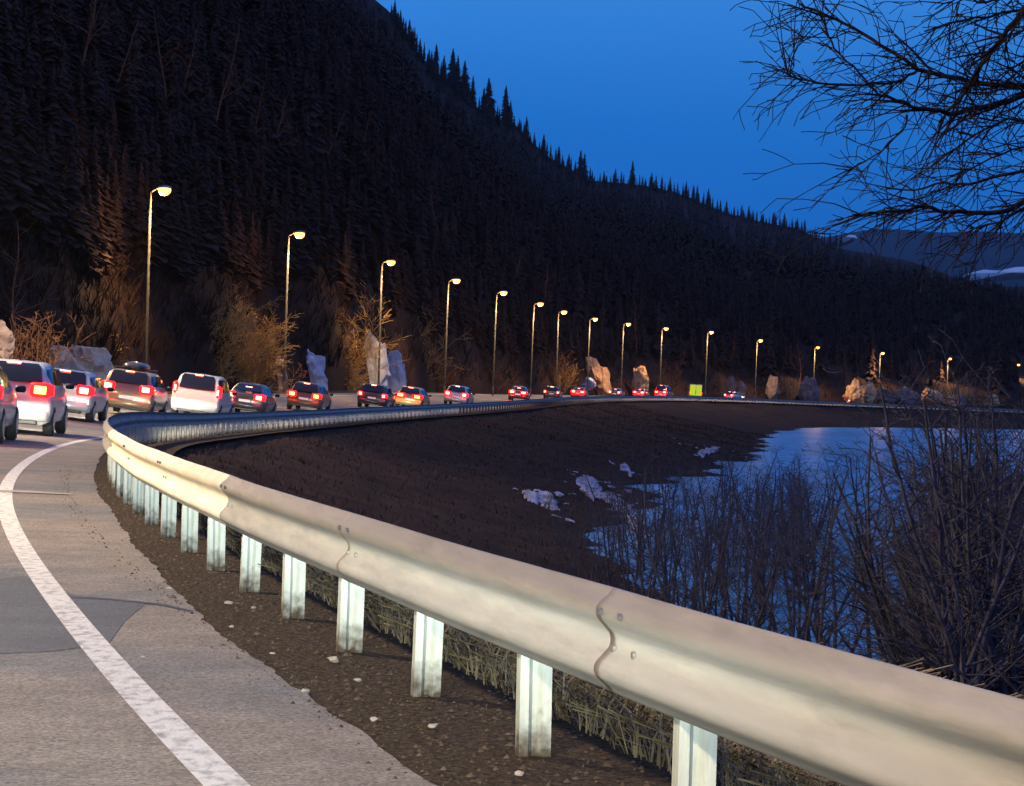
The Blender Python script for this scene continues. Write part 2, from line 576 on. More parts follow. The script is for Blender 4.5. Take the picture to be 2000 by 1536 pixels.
b = MB()
b.add([(-60, -60, LAKE_Z), (700, -60, LAKE_Z), (700, 520, LAKE_Z), (60, 520, LAKE_Z), (-60, 200, LAKE_Z)], [(0, 1, 2, 3, 4)])
tag(b.build('lake_water', M['ice_lake']), kind='structure')
b = MB()
n = 48
b.add([(14000 * math.cos(k * 2 * math.pi / n), 14000 * math.sin(k * 2 * math.pi / n), -9) for k in range(n)], [tuple(range(n))])
tag(b.build('ground', M['ground']), kind='structure')

# ------------------------------------------------------------------ the wooded hill left of the road
def unproj(px, py, D):
    hor = 755 + .035 * (px - 1000)
    return Vector(((px - 1000) / F * D, D, CAM_H + (hor - py) / F * D))


RIDGE = [(-900, -700, 560), (-400, -560, 660), (0, -420, 800), (400, -230, 1050), (620, -70, 1300), (735, 22, 1500), (765, 62, 1510),
         (800, 112, 1530), (840, 150, 1550), (885, 180, 1570), (930, 226, 1600), (985, 240, 1640), (1012, 268, 1680), (1060, 310, 1750),
         (1090, 325, 1800), (1140, 352, 1860), (1210, 358, 1920), (1270, 366, 2000), (1330, 384, 2060), (1400, 414, 2120),
         (1470, 432, 2180), (1545, 446, 2240), (1580, 462, 2280), (1610, 482, 2310), (1680, 494, 2350), (1760, 508, 2380), (1830, 530, 2420),
         (1880, 556, 2460), (1960, 560, 2500), (2080, 556, 2550), (2300, 570, 2700), (2600, 640, 2800)]
rid = np.array([tuple(unproj(*q)) for q in RIDGE])
rt = np.array([q[0] for q in RIDGE], float)
NT, NV = 420, 70
tcol = np.linspace(-900, 2600, NT)
base_s = np.interp(tcol, [-900, -400, 0, 453, 745, 1250, 1550, 2000, 2600], [S0 - 20, S0 + 40, S0 + 92, S0 + 152, S0 + 206, S0 + 398, S0 + 500, S0 + 640, S[-1] - 3])
bx, by, bz = at(base_s, 13.2)
rx, ry, rz_ = [np.interp(tcol, rt, rid[:, k]) for k in range(3)]
vv = np.linspace(0, 1, NV)**1.7
HV = np.zeros((NT, NV + 6, 3))
for j, v in enumerate(vv):
    HV[:, j, 0] = bx + (rx - bx) * v
    HV[:, j, 1] = by + (ry - by) * v
    prof = v**.72 * (1 - .30 * math.sin(math.pi * min(1, v * 1.0))**.8)
    HV[:, j, 2] = (bz - .25) + (rz_ - bz) * prof
for k in range(6):
    v = 1 + (k + 1) * .12
    HV[:, NV + k, 0] = bx + (rx - bx) * v
    HV[:, NV + k, 1] = by + (ry - by) * v
    HV[:, NV + k, 2] = rz_ * (1 - .17 * (k + 1)) - 3
for i in range(NT):
    for j in range(NV - 1):
        v = vv[j]
        if j == 0:
            continue
        x, y = HV[i, j, 0], HV[i, j, 1]
        dist = v * 1400
        a = min(1, dist / 10)
        fade = (1 - v)
        HV[i, j, 2] += a * (1.2 * fbm(x, y, .06, 2.2) + 14 * min(1, dist / 250) * fade * fbm(x, y, .006, 4.4))
hill = mesh_np('hillside', HV.reshape(-1, 3), grid_faces(NT, NV + 6), M['hill'], smooth=True)
tag(hill, kind='structure')


def hill_pt(px, v):
    """a point of the hillside: column parameter px, fraction v from road to ridge"""
    i = np.clip(np.interp(px, tcol, np.arange(NT)), 0, NT - 1.001)
    j = np.clip(np.interp(v, vv, np.arange(NV)), 0, NV - 1.001)
    i0, j0 = int(i), int(j)
    a, c = i - i0, j - j0
    q = HV[i0, j0] * (1 - a) * (1 - c) + HV[i0 + 1, j0] * a * (1 - c) + HV[i0, j0 + 1] * (1 - a) * c + HV[i0 + 1, j0 + 1] * a * c
    return Vector(q)


# distant blue ridge
FR = [(900, 700), (1300, 640), (1500, 520), (1570, 470), (1640, 456), (1700, 447), (1760, 449), (1830, 455), (1900, 452), (1980, 456), (2100, 460), (2400, 475), (3000, 540)]
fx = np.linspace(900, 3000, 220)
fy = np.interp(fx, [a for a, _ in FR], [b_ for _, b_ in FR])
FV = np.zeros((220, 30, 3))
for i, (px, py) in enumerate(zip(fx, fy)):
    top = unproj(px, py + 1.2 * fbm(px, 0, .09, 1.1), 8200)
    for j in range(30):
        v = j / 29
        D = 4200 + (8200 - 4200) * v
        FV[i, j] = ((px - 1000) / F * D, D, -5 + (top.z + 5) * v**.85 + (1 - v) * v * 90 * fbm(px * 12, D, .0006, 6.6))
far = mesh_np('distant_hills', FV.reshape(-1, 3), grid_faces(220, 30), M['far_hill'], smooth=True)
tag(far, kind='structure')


# ------------------------------------------------------------------ guard rail
rail = empty('guard_rail', (0, 0, 0))
tag(rail, 'long galvanised W-beam guard rail on pale steel posts along the curving road edge', 'guard rail')
PROF = [(0, .372), (.010, .374), (.022, .392), (.056, .420), (.064, .436), (.064, .456), (.056, .472), (.018, .512), (.010, .530), (.010, .550),
        (.018, .568), (.056, .608), (.064, .624), (.064, .644), (.056, .660), (.022, .688), (.010, .706), (0, .708)]
_pp = np.array(PROF)
_q = np.r_[0, np.cumsum(np.hypot(*np.diff(_pp, axis=0).T))]
_t = np.linspace(0, _q[-1], 40)
PROF = [(float(np.interp(v, _q, _pp[:, 0])), float(np.interp(v, _q, _pp[:, 1]))) for v in _t]
PROF = PROF + [(d - .004, z + (.004 if z < .39 else -.004 if z > .69 else 0)) for d, z in reversed(PROF)]


def beam(s0, s1, step, m, off=0.0, taper=0.0):
    ss = np.unique(np.r_[np.arange(s0, s1, step), s1])
    b_ = MB()
    rings = []
    for s in ss:
        ring = []
        for d, z in PROF:
            x, y, z0 = at(s, d + off + taper * (s - s0) / (s1 - s0))
            wv = .006 * fbm(s, 0, .35, 2.9)
            ring.append((float(x), float(y), float(np.interp(s, S, ZR)) + z + wv))
        rings.append(ring)
    b_.loft(rings, cap=True)
    return b_.build('beam', m, rail, smooth=True)


def bolt_set(s, parent):
    x, y, z = at(s, .02)
    h = heading(s)
    b_ = MB()
    b_.tube([(0, 0, 0), (-.012, 0, 0)], .011, 8)
    first_ = b_.build('bolt', M['bolt'], parent)
    for q, (yy, zz, dx) in enumerate(((-.10, -.02, 0), (-.10, .10, -.062), (.10, -.02, 0), (.10, .10, -.062))):
        o = first_ if q == 0 else first_.copy()
        if q:
            COL.objects.link(o)
        c_, s_ = math.cos(h), math.sin(h)
        o.location = (float(x) + dx * .8 * c_ - yy * s_, float(y) + dx * .8 * s_ + yy * c_, float(np.interp(s, S, ZR)) + .54 + zz)
        o.rotation_euler = (0, 0, h)


joint = s_of_D(16.3)
seg = 4.3
edges = [joint + seg * k for k in range(-6, 12)]
for k in range(len(edges) - 1):
    a, c = edges[k], edges[k + 1]
    pale = k >= 6
    beam(a, c + .32, .35, M['zinc_pale'] if (pale and k < 9) else M['zinc'], off=.0, taper=.0045)
    if 1 <= k <= 9:
        bolt_set(c + .15, rail)
beam(edges[-1], S0 + 200, 1.0, M['zinc'])
beam(S0 + 200, S[-1] - 2, 2.5, M['zinc'])

SIG = [(.034, -.060), (-.030, -.060), (-.030, -.026), (-.006, -.008), (-.006, .008), (-.030, .026), (-.030, .060), (.034, .060)]
SIG = SIG + [(.034, .054), (-.024, .054), (-.024, .028), (0, .010), (0, -.010), (-.024, -.028), (-.024, -.054), (.034, -.054)]


def post_mesh(ht=.43, bot=-.15):
    b_ = MB()
    b_.v = []
    # local axes: y along the road, x across it (away from the road = +x)
    rings = [[(c, a, z) for a, c in SIG] for z in (bot, ht)]
    b_.loft(rings)
    nv = len(SIG)
    for base, flip in ((0, True), (nv, False)):
        for k in range(7):
            q = (base + k, base + k + 1, base + nv - 2 - k, base + nv - 1 - k)
            b_.f.append(q if not flip else q[::-1])
    return b_


first = post_mesh().build('post', M['post'], rail)
sp0 = s_of_D(9.4)
n_posts = 0
far_posts = MB()
k = -3
while True:
    s = sp0 + 1.74 * k
    if s > S[-1] - 4:
        break
    x, y, z = at(s, -.075)
    z = float(np.interp(s, S, ZR))
    h = heading(s)
    if n_posts < 98:
        o = first if n_posts == 0 else first.copy()
        if n_posts:
            COL.objects.link(o)
        o.location = (float(x), float(y), z)
        o.rotation_euler = (R(rng.uniform(-.8, .8)), R(rng.uniform(-1, 1)), h + R(rng.uniform(-3, 3)))
    else:
        pm = post_mesh()
        c_, s_ = math.cos(h), math.sin(h)
        far_posts.add([(x + a * c_ - b_ * s_, y + a * s_ + b_ * c_, z + q) for a, b_, q in pm.v], pm.f)
    n_posts += 1
    k += 1
fp = far_posts.build('post_row', M['post'], rail)
fp['kind'] = 'stuff'


# ------------------------------------------------------------------ street lamps
LAMPC = (1.0, .64, .29)
lamp_light = bpy.data.lights.new('sodium_lamp', 'SPOT')
lamp_light.energy = 6500
lamp_light.color = LAMPC
lamp_light.spot_size = R(138)
lamp_light.spot_blend = .5
lamp_light.shadow_soft_size = .3


spill = bpy.data.lights.new('lamp_spill', 'POINT')
spill.energy = 900
spill.color = (1.0, .55, .16)
spill.shadow_soft_size = .12


def make_lamp():
    r = empty('street_lamp')
    b_ = MB()
    H = 11.0
    b_.tube([(0, 0, -.5), (0, 0, 1.2)], .11, 12)
    b_.tube([(0, 0, 1.2), (0, 0, 1.26), (0, 0, H)], [.11, .085, .060], 12)
    b_.build('pole', M['pole'], r, True)
    b_ = MB()
    b_.tube([(0, 0, H - .02), (.03, 0, H + .10), (.14, 0, H + .18), (.34, 0, H + .26), (.48, 0, H + .31)], [.06, .055, .045, .04, .04], 10)
    b_.build('arm', M['pole'], r, True)
    b_ = MB()
    rings = []
    for x, w, t, bt in ((x_ - .27, a_, b_2, c_2) for x_, a_, b_2, c_2 in ((.62, .05, .04, .03), (.72, .14, .09, .06), (.95, .19, .13, .07), (1.25, .19, .12, .07), (1.42, .13, .06, .05), (1.47, .05, .02, .02))):
        rings.append([(x, w * math.cos(a), H + .30 + (t if math.sin(a) > 0 else bt) * math.sin(a) + x * .03) for a in [q * math.pi / 6 for q in range(12)]])
    b_.loft(rings, True)
    hd = b_.build('lamp_head', M['lamp_body'], r, True)
    b_ = MB()
    rings = []
    for z, k in ((.30, 1), (.20, 1.08), (.06, .95), (-.06, .6), (-.10, .15)):
        rings.append([(.80 + .34 * k * math.cos(a), .26 * k * math.sin(a), H + z + .01) for a in [q * math.pi / 6 for q in range(12)]])
    b_.loft(rings, True)
    b_.build('lens', M['lamp_glow'], hd, True)
    lo = bpy.data.objects.new('lamp_light', lamp_light)
    COL.objects.link(lo)
    lo.parent = r
    lo.location = (.84, 0, H - .28)
    lo.rotation_euler = (0, R(-14), 0)
    glow = bpy.data.objects.new('lamp_spill', spill)
    COL.objects.link(glow)
    glow.parent = r
    glow.location = (.55, 0, H - .22)
    return r


lamps_px = [(293, 368, 137), (562, 455, 174), (745, 510, 211), (873, 546, 243), (967, 570, 272), (1040, 592, 302), (1090, 608, 331),
            (1150, 622, 360), (1216, 632, 388), (1292, 641, 414), (1380, 648, 438), (1477, 664, 465), (1591, 678, 495), (1718, 689, 525),
            (1851, 700, 555), (1985, 712, 590)]
where = ['behind the dark car with the roof box', 'behind the low dark car with the high brake light', 'standing by the bluish ice-covered rock',
         'behind the gap after the gold car', 'between the silver car and the red-lit car', 'above the small car with three round red lights',
         'above the car left of the bright orange boulder', 'just left of the bright orange boulder', 'just left of the upright tan boulder',
         'above the bright red-lit van', 'the big bright one above the lime-backed van', 'next right of the lime-backed van',
         'above the small mauve boulder by the bend', 'above the mauve boulders beside the tan one', 'above the orange-lit boulder', 'rightmost of the row at the picture edge']
lamp0 = make_lamp()
for i, (px, py, D) in enumerate(lamps_px):
    o = lamp0 if i == 0 else copy_tree(lamp0)
    q = unproj(px - 9 * 137 / D, py, D)
    s = s_of_D(D - 3)
    h = heading(s)
    o.location = (q.x, q.y, q.z - 11.3)
    o.rotation_euler = (0, R(rng.uniform(-.5, .5)), h - R(12))
    size = ['nearest and tallest street lamp', 'second tallest street lamp', 'third tallest street lamp'][i] if i < 3 else 'small far street lamp' if i > 8 else 'lit street lamp on slim pole'
    tag(o, f'{size}, {where[i]}', 'street lamp', 'street lamps in a row along the road')
# the row goes on beside the camera, outside the picture, and lights the road there
near_light = lamp_light.copy()
near_light.shadow_soft_size = .6
near_light.energy = 21000
near_light.color = (1.0, .77, .50)
for s in (S0 - 38, S0 - 6, S0 + 26, S0 + 58, S0 + 92):
    o = copy_tree(lamp0)
    for ch in o.children:
        if ch.type == 'LIGHT' and ch.name.startswith('lamp_light'):
            ch.data = near_light
    x, y, z = at(s, 11.8)
    o.location = (float(x), float(y), float(z))
    o.rotation_euler = (0, 0, heading(s))
    tag(o, 'street lamp of the row beside the road, left of and outside the photograph', 'street lamp', 'street lamps beside the camera')


# ------------------------------------------------------------------ headlights
def head_light(name, energy, color, cut=-.006, soft=.012, floor=.12, azk=2.2, hot=.05):
    l = bpy.data.lights.new(name, 'POINT')
    l.energy = energy
    l.color = color
    l.shadow_soft_size = .06
    l.use_nodes = True
    t = l.node_tree
    em = t.nodes['Emission']

    def mth(op, a=None, b_=None, clamp=False):
        m_ = t.nodes.new('ShaderNodeMath')
        m_.operation = op
        m_.use_clamp = clamp
        for i_, q in enumerate((a, b_)):
            if q is None:
                continue
            if isinstance(q, (int, float)):
                m_.inputs[i_].default_value = q
            else:
                t.links.new(q, m_.inputs[i_])
        return m_.outputs[0]
    c = t.nodes.new('ShaderNodeTexCoord')
    s_ = t.nodes.new('ShaderNodeSeparateXYZ')
    t.links.new(c.outputs['Normal'], s_.inputs[0])
    X, Y, Z = s_.outputs
    fwd = mth('GREATER_THAN', Y, .25)
    el = mth('DIVIDE', Z, mth('MAXIMUM', Y, .05))
    az = mth('DIVIDE', X, mth('MAXIMUM', Y, .05))
    cutoff = mth('DIVIDE', mth('SUBTRACT', cut + soft, el), soft * 2, True)
    # bright just under the cutoff, dimmer further down
    below = mth('DIVIDE', hot, mth('ADD', mth('ABSOLUTE', el), hot))
    side = mth('POWER', 2.718, mth('MULTIPLY', mth('MULTIPLY', az, az), -azk))
    q = mth('MULTIPLY', mth('MULTIPLY', cutoff, below), mth('ADD', side, 0.0))
    q = mth('MULTIPLY', q, fwd)
    t.links.new(q, em.inputs['Strength'])
    return l


own = head_light('own_headlight', 50000, (.92, 1.0, .88), cut=-.0030, soft=.003, azk=9.0, hot=.008)
hs = heading(S0)
for du in (-.62, .62):
    x, y, z = at(S0 + 2.6, 2.75 + du)
    o = bpy.data.objects.new('own_headlight', own)
    COL.objects.link(o)
    o.location = (float(x), float(y), .62)
    o.rotation_euler = (0, 0, hs)
queue_light = head_light('queue_headlight', 4000, (1.0, .95, .80), cut=-.0, soft=.01, azk=6, hot=.06)


tail_glow = bpy.data.lights.new('tail_glow', 'POINT')
tail_glow.energy = 13
tail_glow.color = (1, .012, .012)
tail_glow.shadow_soft_size = .1
strong_glow = tail_glow.copy()
strong_glow.energy = 130


# ------------------------------------------------------------------ cars
def car_mesh(kind, paint, glow=1.0, Lc=4.4, W=1.8, H=1.48, lights='corner', plate=True, box=False, third=True, amber=False, small=False, hz=.86):
    r = empty('car')
    hw = W / 2
    belt = .95 if H < 1.6 else 1.05
    yr = -Lc / 2
    clear = .24
    # stations: y, half width factor, belt height, top height, roof half width factor
    if kind == 'hatch':
        st = [(yr, .90, .70, .72, .86), (yr + .06, .97, .92, .95, .88), (yr + .14, .99, belt, belt + .05, .82), (yr + .36, 1, belt, H - .16, .72), (yr + .62, 1, belt, H - .03, .72),
              (yr + 1.3, 1, belt, H, .74), (yr + 2.1, 1, belt - .01, H - .02, .74), (yr + 2.6, 1, belt - .02, H - .12, .73), (yr + 3.25, 1, belt - .03, belt + .02, .86),
              (Lc / 2 - .35, .96, .78, .80, .80), (Lc / 2 - .06, .88, .62, .64, .72), (Lc / 2, .78, .5, .52, .66)]
        tail = (2, 4)
    elif kind == 'sedan':
        st = [(yr, .88, .72, .74, .84), (yr + .05, .96, .96, .99, .86), (yr + .5, 1, .99, 1.03, .84), (yr + .62, 1, .96, 1.05, .80), (yr + 1.22, 1, .95, H - .05, .70),
              (yr + 1.8, 1, .94, H, .72), (yr + 2.4, 1, .93, H - .03, .73), (yr + 2.8, 1, .92, H - .13, .73), (yr + 3.45, 1, .9, .96, .86),
              (Lc / 2 - .35, .96, .76, .78, .80), (Lc / 2 - .06, .88, .6, .62, .72), (Lc / 2, .78, .5, .52, .66)]
        tail = (3, 4)
    else:  # wagon, van
        st = [(yr, .93, .70, .72, .88), (yr + .05, .98, .95, .98, .9), (yr + .10, 1, belt, belt + .06, .88), (yr + .26, 1, belt, H - .14, .78), (yr + .40, 1, belt, H - .02, .76),
              (yr + 1.3, 1, belt, H, .77), (yr + 2.3, 1, belt - .01, H - .02, .77), (yr + 2.9, 1, belt - .02, H - .14, .76), (yr + 3.5, 1, belt - .04, belt + .02, .86),
              (Lc / 2 - .35, .96, .84, .86, .82), (Lc / 2 - .06, .9, .66, .68, .74), (Lc / 2, .8, .5, .52, .7)]
        tail = (2, 4)

    def ring(q):
        y, wf, zb, zt, rf = q
        w, wr = hw * wf, hw * rf
        low = clear + (.12 if y < yr + .02 or y > Lc / 2 - .02 else 0)
        half = [(0, low), (w * .80, low), (w * .95, low + .07), (w, .52), (w * .985, zb - .05), (w * .955, zb + .015), (wr + .03, max(zb + .02, zt - .10)), (wr * .86, max(zb + .025, zt - .015)), (0, zt + .005)]
        return [(x, y, z) for x, z in half] + [(-x, y, z) for x, z in reversed(half[1:-1])]
    rings = [ring(q) for q in st]
    b_ = MB()
    b_.loft(rings, True)
    body = b_.build('body', M['p_' + paint], r, True)
    try:
        mod = body.modifiers.new('auto', 'EDGE_SPLIT')
        mod.split_angle = R(38)
    except Exception:
        pass

    def lerp(a, c, t):
        return tuple(a[k_] + (c[k_] - a[k_]) * t for k_ in range(3))
    # rear window on the sloping tailgate
    t0, t1 = tail
    A = rings[t0]
    B = rings[t1]
    nr = len(A)
    bl, br = A[nr - 5], A[5]
    mid = rings[t0 + 1]
    lo_l, lo_r = mid[nr - 5], mid[5]
    gw = MB()
    yy0, zz0 = A[7][1], A[7][2] + .03
    yy1, zz1 = B[7][1], B[7][2] - .04
    w0, w1 = hw * .74, hw * st[t1][4] * .80
    off = -.025
    col = []
    prof = [(rings[k_][8][1], rings[k_][8][2]) for k_ in range(t0, t1 + 1)]
    for k_, (yy, zz) in enumerate(prof):
        f = k_ / (len(prof) - 1)
        w_ = w0 + (w1 - w0) * f
        if k_ == 0:
            zz += .03
        if k_ == len(prof) - 1:
            yy -= .05
            zz -= .045
        col.append([(-w_, yy + off, zz + .015), (-w_ * .6, yy + off - .02, zz + .02), (w_ * .6, yy + off - .02, zz + .02), (w_, yy + off, zz + .015)])
    gw.loft(col, closed=False)
    # give the pane thickness
    nv = len(gw.v)
    gw.v += [(x, y + .02, z - .012) for x, y, z in gw.v]
    gw.f += [tuple(i_ + nv for i_ in f)[::-1] for f in gw.f]
    gw.build('rear_window', M['glass'], r, True)
    # side windows
    g0 = t1 - (1 if kind != 'sedan' else 0)
    last = 8
    for sgn in (-1, 1):
        for a_, c_ in ((g0, g0 + 1), (g0 + 1, g0 + 2), (g0 + 2, g0 + 3), (g0 + 3, last)) if g0 + 3 < last else ((g0, g0 + 1), (g0 + 1, g0 + 2), (g0 + 2, last)):
            if c_ <= a_:
                continue
            qs = []
            for k_, inset in ((a_, .05), (c_, -.05)):
                lo_ = rings[k_][5]
                hi_ = rings[k_][6]
                if hi_[2] - lo_[2] < .1 and k_ == last:
                    p0 = lerp(lo_, hi_, .5)
                    qs.append((p0, p0, inset))
                else:
                    qs.append((lerp(lo_, hi_, .10), lerp(lo_, hi_, .92), inset))
            w_ = MB()
            (p0, p1, i0), (p2, p3, i1) = qs
            pts_ = [(p0[0], p0[1] + i0, p0[2]), (p2[0], p2[1] + i1, p2[2]), (p3[0], p3[1] + i1, p3[2]), (p1[0], p1[1] + i0, p1[2])]
            outp = [((x + .012) * sgn, y, z + .004) for x, y, z in pts_]
            inp = [((x - .01) * sgn, y, z) for x, y, z in pts_]
            w_.add(outp + inp, [(0, 1, 2, 3), (7, 6, 5, 4), (0, 4, 5, 1), (1, 5, 6, 2), (2, 6, 7, 3), (3, 7, 4, 0)])
            w_.build('side_window', M['glass'], r)
    # bumper, plate, lights
    b_ = MB()
    b_.box(0, yr + .06, .44, W * .93, .24, .26, .05)
    b_.build('bumper', M['p_' + paint], r, True)
    b_ = MB()
    b_.box(0, yr + .02, .29, W * .7, .14, .10, .02)
    b_.build('skirt', M['black'], r)
    if plate:
        b_ = MB()
        b_.box(0, yr - .012 if kind != 'van' else yr - .012, .66, .50, .02, .11, .004)
        b_.build('licence_plate', M['plate'], r)
    if lights == 'tall':
        lz, lh, lw, ly = 1.12, .50, .13, yr + .10
    elif lights == 'round':
        lz, lh, lw, ly = hz, .26, .26, yr + .02
    elif lights == 'wide':
        lz, lh, lw, ly = hz, .28, .60, yr + .02
    else:
        lz, lh, lw, ly = hz, .30, .44, yr + .03
    for sgn in (-1, 1):
        b_ = MB()
        cx = (hw * .955 - lw / 2) * sgn
        b_.box(cx, ly + .05, lz, lw, .24, lh, .04)
        b_.box((hw - .03) * sgn, ly + .16, lz, .07, .30, lh * .8, .02)
        tl = b_.build('tail_light', M['red'], r, True)
        b_ = MB()
        b_.box(cx + .0 * sgn, ly - .082, lz - lh * .02, lw * .58, .03, lh * (.56 if lights != 'tall' else .42), .012)
        b_.build('bulb', M['amber'] if amber else M['red_hot'], tl, True)
        b_ = MB()
        b_.box(hw * .7 * sgn, Lc / 2 - .10, .64, .34, .18, .14, .03)
        b_.build('headlight', M['white_lamp'], r, True)
        b_ = MB()
        b_.box((hw + .09) * sgn, st[7][0] + .35, belt + .05, .20, .10, .13, .03)
        b_.build('mirror', M['black'], r, True)
        for wy in (yr + .78, Lc / 2 - .82):
            wh = MB()
            wh.tube([((hw - .20) * sgn, wy, .325), ((hw - .17) * sgn, wy, .325), ((hw + .0) * sgn, wy, .325), ((hw + .015) * sgn, wy, .325)], [.29, .325, .325, .29], 20)
            ty = wh.build('tyre', M['tyre'], r, True)
            wh = MB()
            wh.tube([((hw + .008) * sgn, wy, .325), ((hw + .022) * sgn, wy, .325)], .20, 16)
            wh.build('rim', M['rim'], ty)
    if third:
        b_ = MB()
        b_.box(0, B[8][1] - .16 if kind != 'sedan' else B[8][1] - .30, B[8][2] - .03 if kind != 'sedan' else B[8][2] - .13, .30, .04, .03)
        b_.build('brake_light', M['red_hot'], r)
    b_ = MB()
    for sgn in (-1, 1):
        b_.tube([(sgn * .5, yr + .3, .27), (sgn * .5, yr + .0, .27)], .03, 8) if sgn > 0 else None
    b_.build('exhaust_pipe', M['bolt'], r)
    if box:
        for sgn in (-1, 1):
            b_ = MB()
            b_.tube([(sgn * hw * .66, yr + .6, H), (sgn * hw * .66, yr + .65, H + .06), (sgn * hw * .66, yr + 2.5, H + .06), (sgn * hw * .66, yr + 2.6, H - .02)], .018, 6)
            b_.build('roof_rail', M['black'], r)
        b_ = MB()
        rr = []
        for y, w_, t_ in ((yr + .5, .20, .05), (yr + .6, .36, .15), (yr + 1.2, .42, .21), (yr + 2.2, .40, .19), (yr + 2.6, .30, .10), (yr + 2.75, .14, .03)):
            rr.append([(w_ * math.cos(a), y, H + .10 + (t_ if math.sin(a) > 0 else .02) * (abs(math.sin(a))**.6) * (1 if math.sin(a) > 0 else -1)) for a in [q * math.pi / 8 for q in range(16)]])
        b_.loft(rr, True)
        b_.build('roof_box', M['p_charcoal'], r, True)
    for sgn in (-1, 1):
        gl = bpy.data.objects.new('tail_glow', tail_glow if glow == 1.0 else strong_glow)
        COL.objects.link(gl)
        gl.parent = r
        gl.location = (sgn * hw * .80, yr - .22, lz)
    hl = bpy.data.objects.new('headlight_beam', queue_light)
    COL.objects.link(hl)
    hl.parent = r
    hl.location = (0, Lc / 2 + .05, .64)
    return r


CARS = [
    # D, px, kind, paint, kwargs, label, lane shift
    (48, -74, 'hatch', 'silver', dict(lights='corner', H=1.5, hz=.95), 'silver hatchback cut off by the left picture edge, only its right side showing'),
    (57, 36, 'hatch', 'white', dict(H=1.60, W=1.84, amber=True, hz=1.0), 'pale silver-white hatchback with an orange-glowing tail light, second from the left picture edge'),
    (76, 136, 'wagon', 'pale_blue', dict(H=1.46, lights='corner', hz=.92), 'pale bluish estate car with one bright red tail light, third from the left picture edge'),
    (92, 262, 'wagon', 'bronze', dict(H=1.62, W=1.86, box=True, lights='corner', hz=1.0), 'bronze brown estate car carrying a dark roof box'),
    (101, 396, 'van', 'white', dict(H=1.74, W=1.88, lights='tall', Lc=4.7), 'tall white people carrier with upright tail lights and dark rear window'),
    (116, 490, 'sedan', 'charcoal', dict(H=1.44), 'dark saloon with high brake light, between the white people carrier and the brown car'),
    (136, 604, 'hatch', 'brown', dict(H=1.52, amber=True), 'dark brown hatchback with two orange tail lights and a bright plate, below the bluish rock'),
    (160, 735, 'wagon', 'charcoal', dict(H=1.50, lights='round'), 'dark estate car with two small round red lights under the ice-covered rock'),
    (171, 806, 'hatch', 'gold', dict(H=1.46, amber=True, lights='wide'), 'golden orange hatchback right of the dark car with small round lights'),
    (196, 896, 'hatch', 'silver', dict(H=1.50), 'silver hatchback with red tail lights, alone in the gap right of the golden car'),
    (250, 1014, 'sedan', 'black', dict(H=1.46, lights='wide', glow=9), 'black saloon with two wide joined red lights, right of the silver hatchback'),
    (290, 1080, 'hatch', 'charcoal', dict(H=1.5, lights='round'), 'small far car with three round red lights in a triangle'),
    (325, 1132, 'sedan', 'red', dict(H=1.44, lights='wide', glow=9), 'small far red car with two lights side by side, left of the bright orange boulder'),
    (362, 1204, 'sedan', 'charcoal', dict(H=1.44), 'small far car below the foot of the bright orange boulder'),
    (388, 1252, 'sedan', 'red', dict(H=1.46, lights='wide', glow=9), 'small far red car just left of the bright red-lit van'),
    (404, 1297, 'van', 'red', dict(H=2.1, W=2.0, lights='wide', Lc=4.9, hz=1.0, glow=9), 'far van glowing bright red, right of the upright tan boulder'),
    (455, 1432, 'hatch', 'silver', dict(H=1.5), 'far car with one red light between whitish rocks, right of the lime-backed van'),
    (502, 1664, 'hatch', 'grey', dict(H=1.5), 'far car with pinkish lights in front of the tan boulders near the right side'),
    (541, 1832, 'hatch', 'brown', dict(H=1.5, amber=True), 'far car with orange lights in front of the orange-lit boulder near the right side'),
]
car_xy = []


def drop_car(r, D, px, extra_yaw=0.0):
    X = (px - 1000) / F * D
    # nearest point of the alignment and offset there
    i = int(np.argmin((P[:, 0] - X)**2 + (P[:, 1] - D)**2))
    u = -(X - P[i, 0]) * Tn[i, 1] + (D - P[i, 1]) * Tn[i, 0]
    s = S[i]
    h = heading(s)
    z = float(at(s, u)[2]) + .008
    bk = math.atan(float(np.interp(s, S, BK)))
    r.matrix_world = Matrix.Translation((X, D, z)) @ Matrix.Rotation(h + R(extra_yaw), 4, 'Z') @ Matrix.Rotation(bk, 4, 'Y')
    return u


for D, px, kind, paint, kw, label in CARS:
    r = car_mesh(kind, paint, **kw)
    u = drop_car(r, D, px)
    print('car', px, 'u=%.2f' % u)
    r.name = {'hatch': 'hatchback', 'sedan': 'saloon_car', 'wagon': 'estate_car', 'van': 'people_carrier'}[kind]
    tag(r, label, 'car', 'cars queueing along the road')


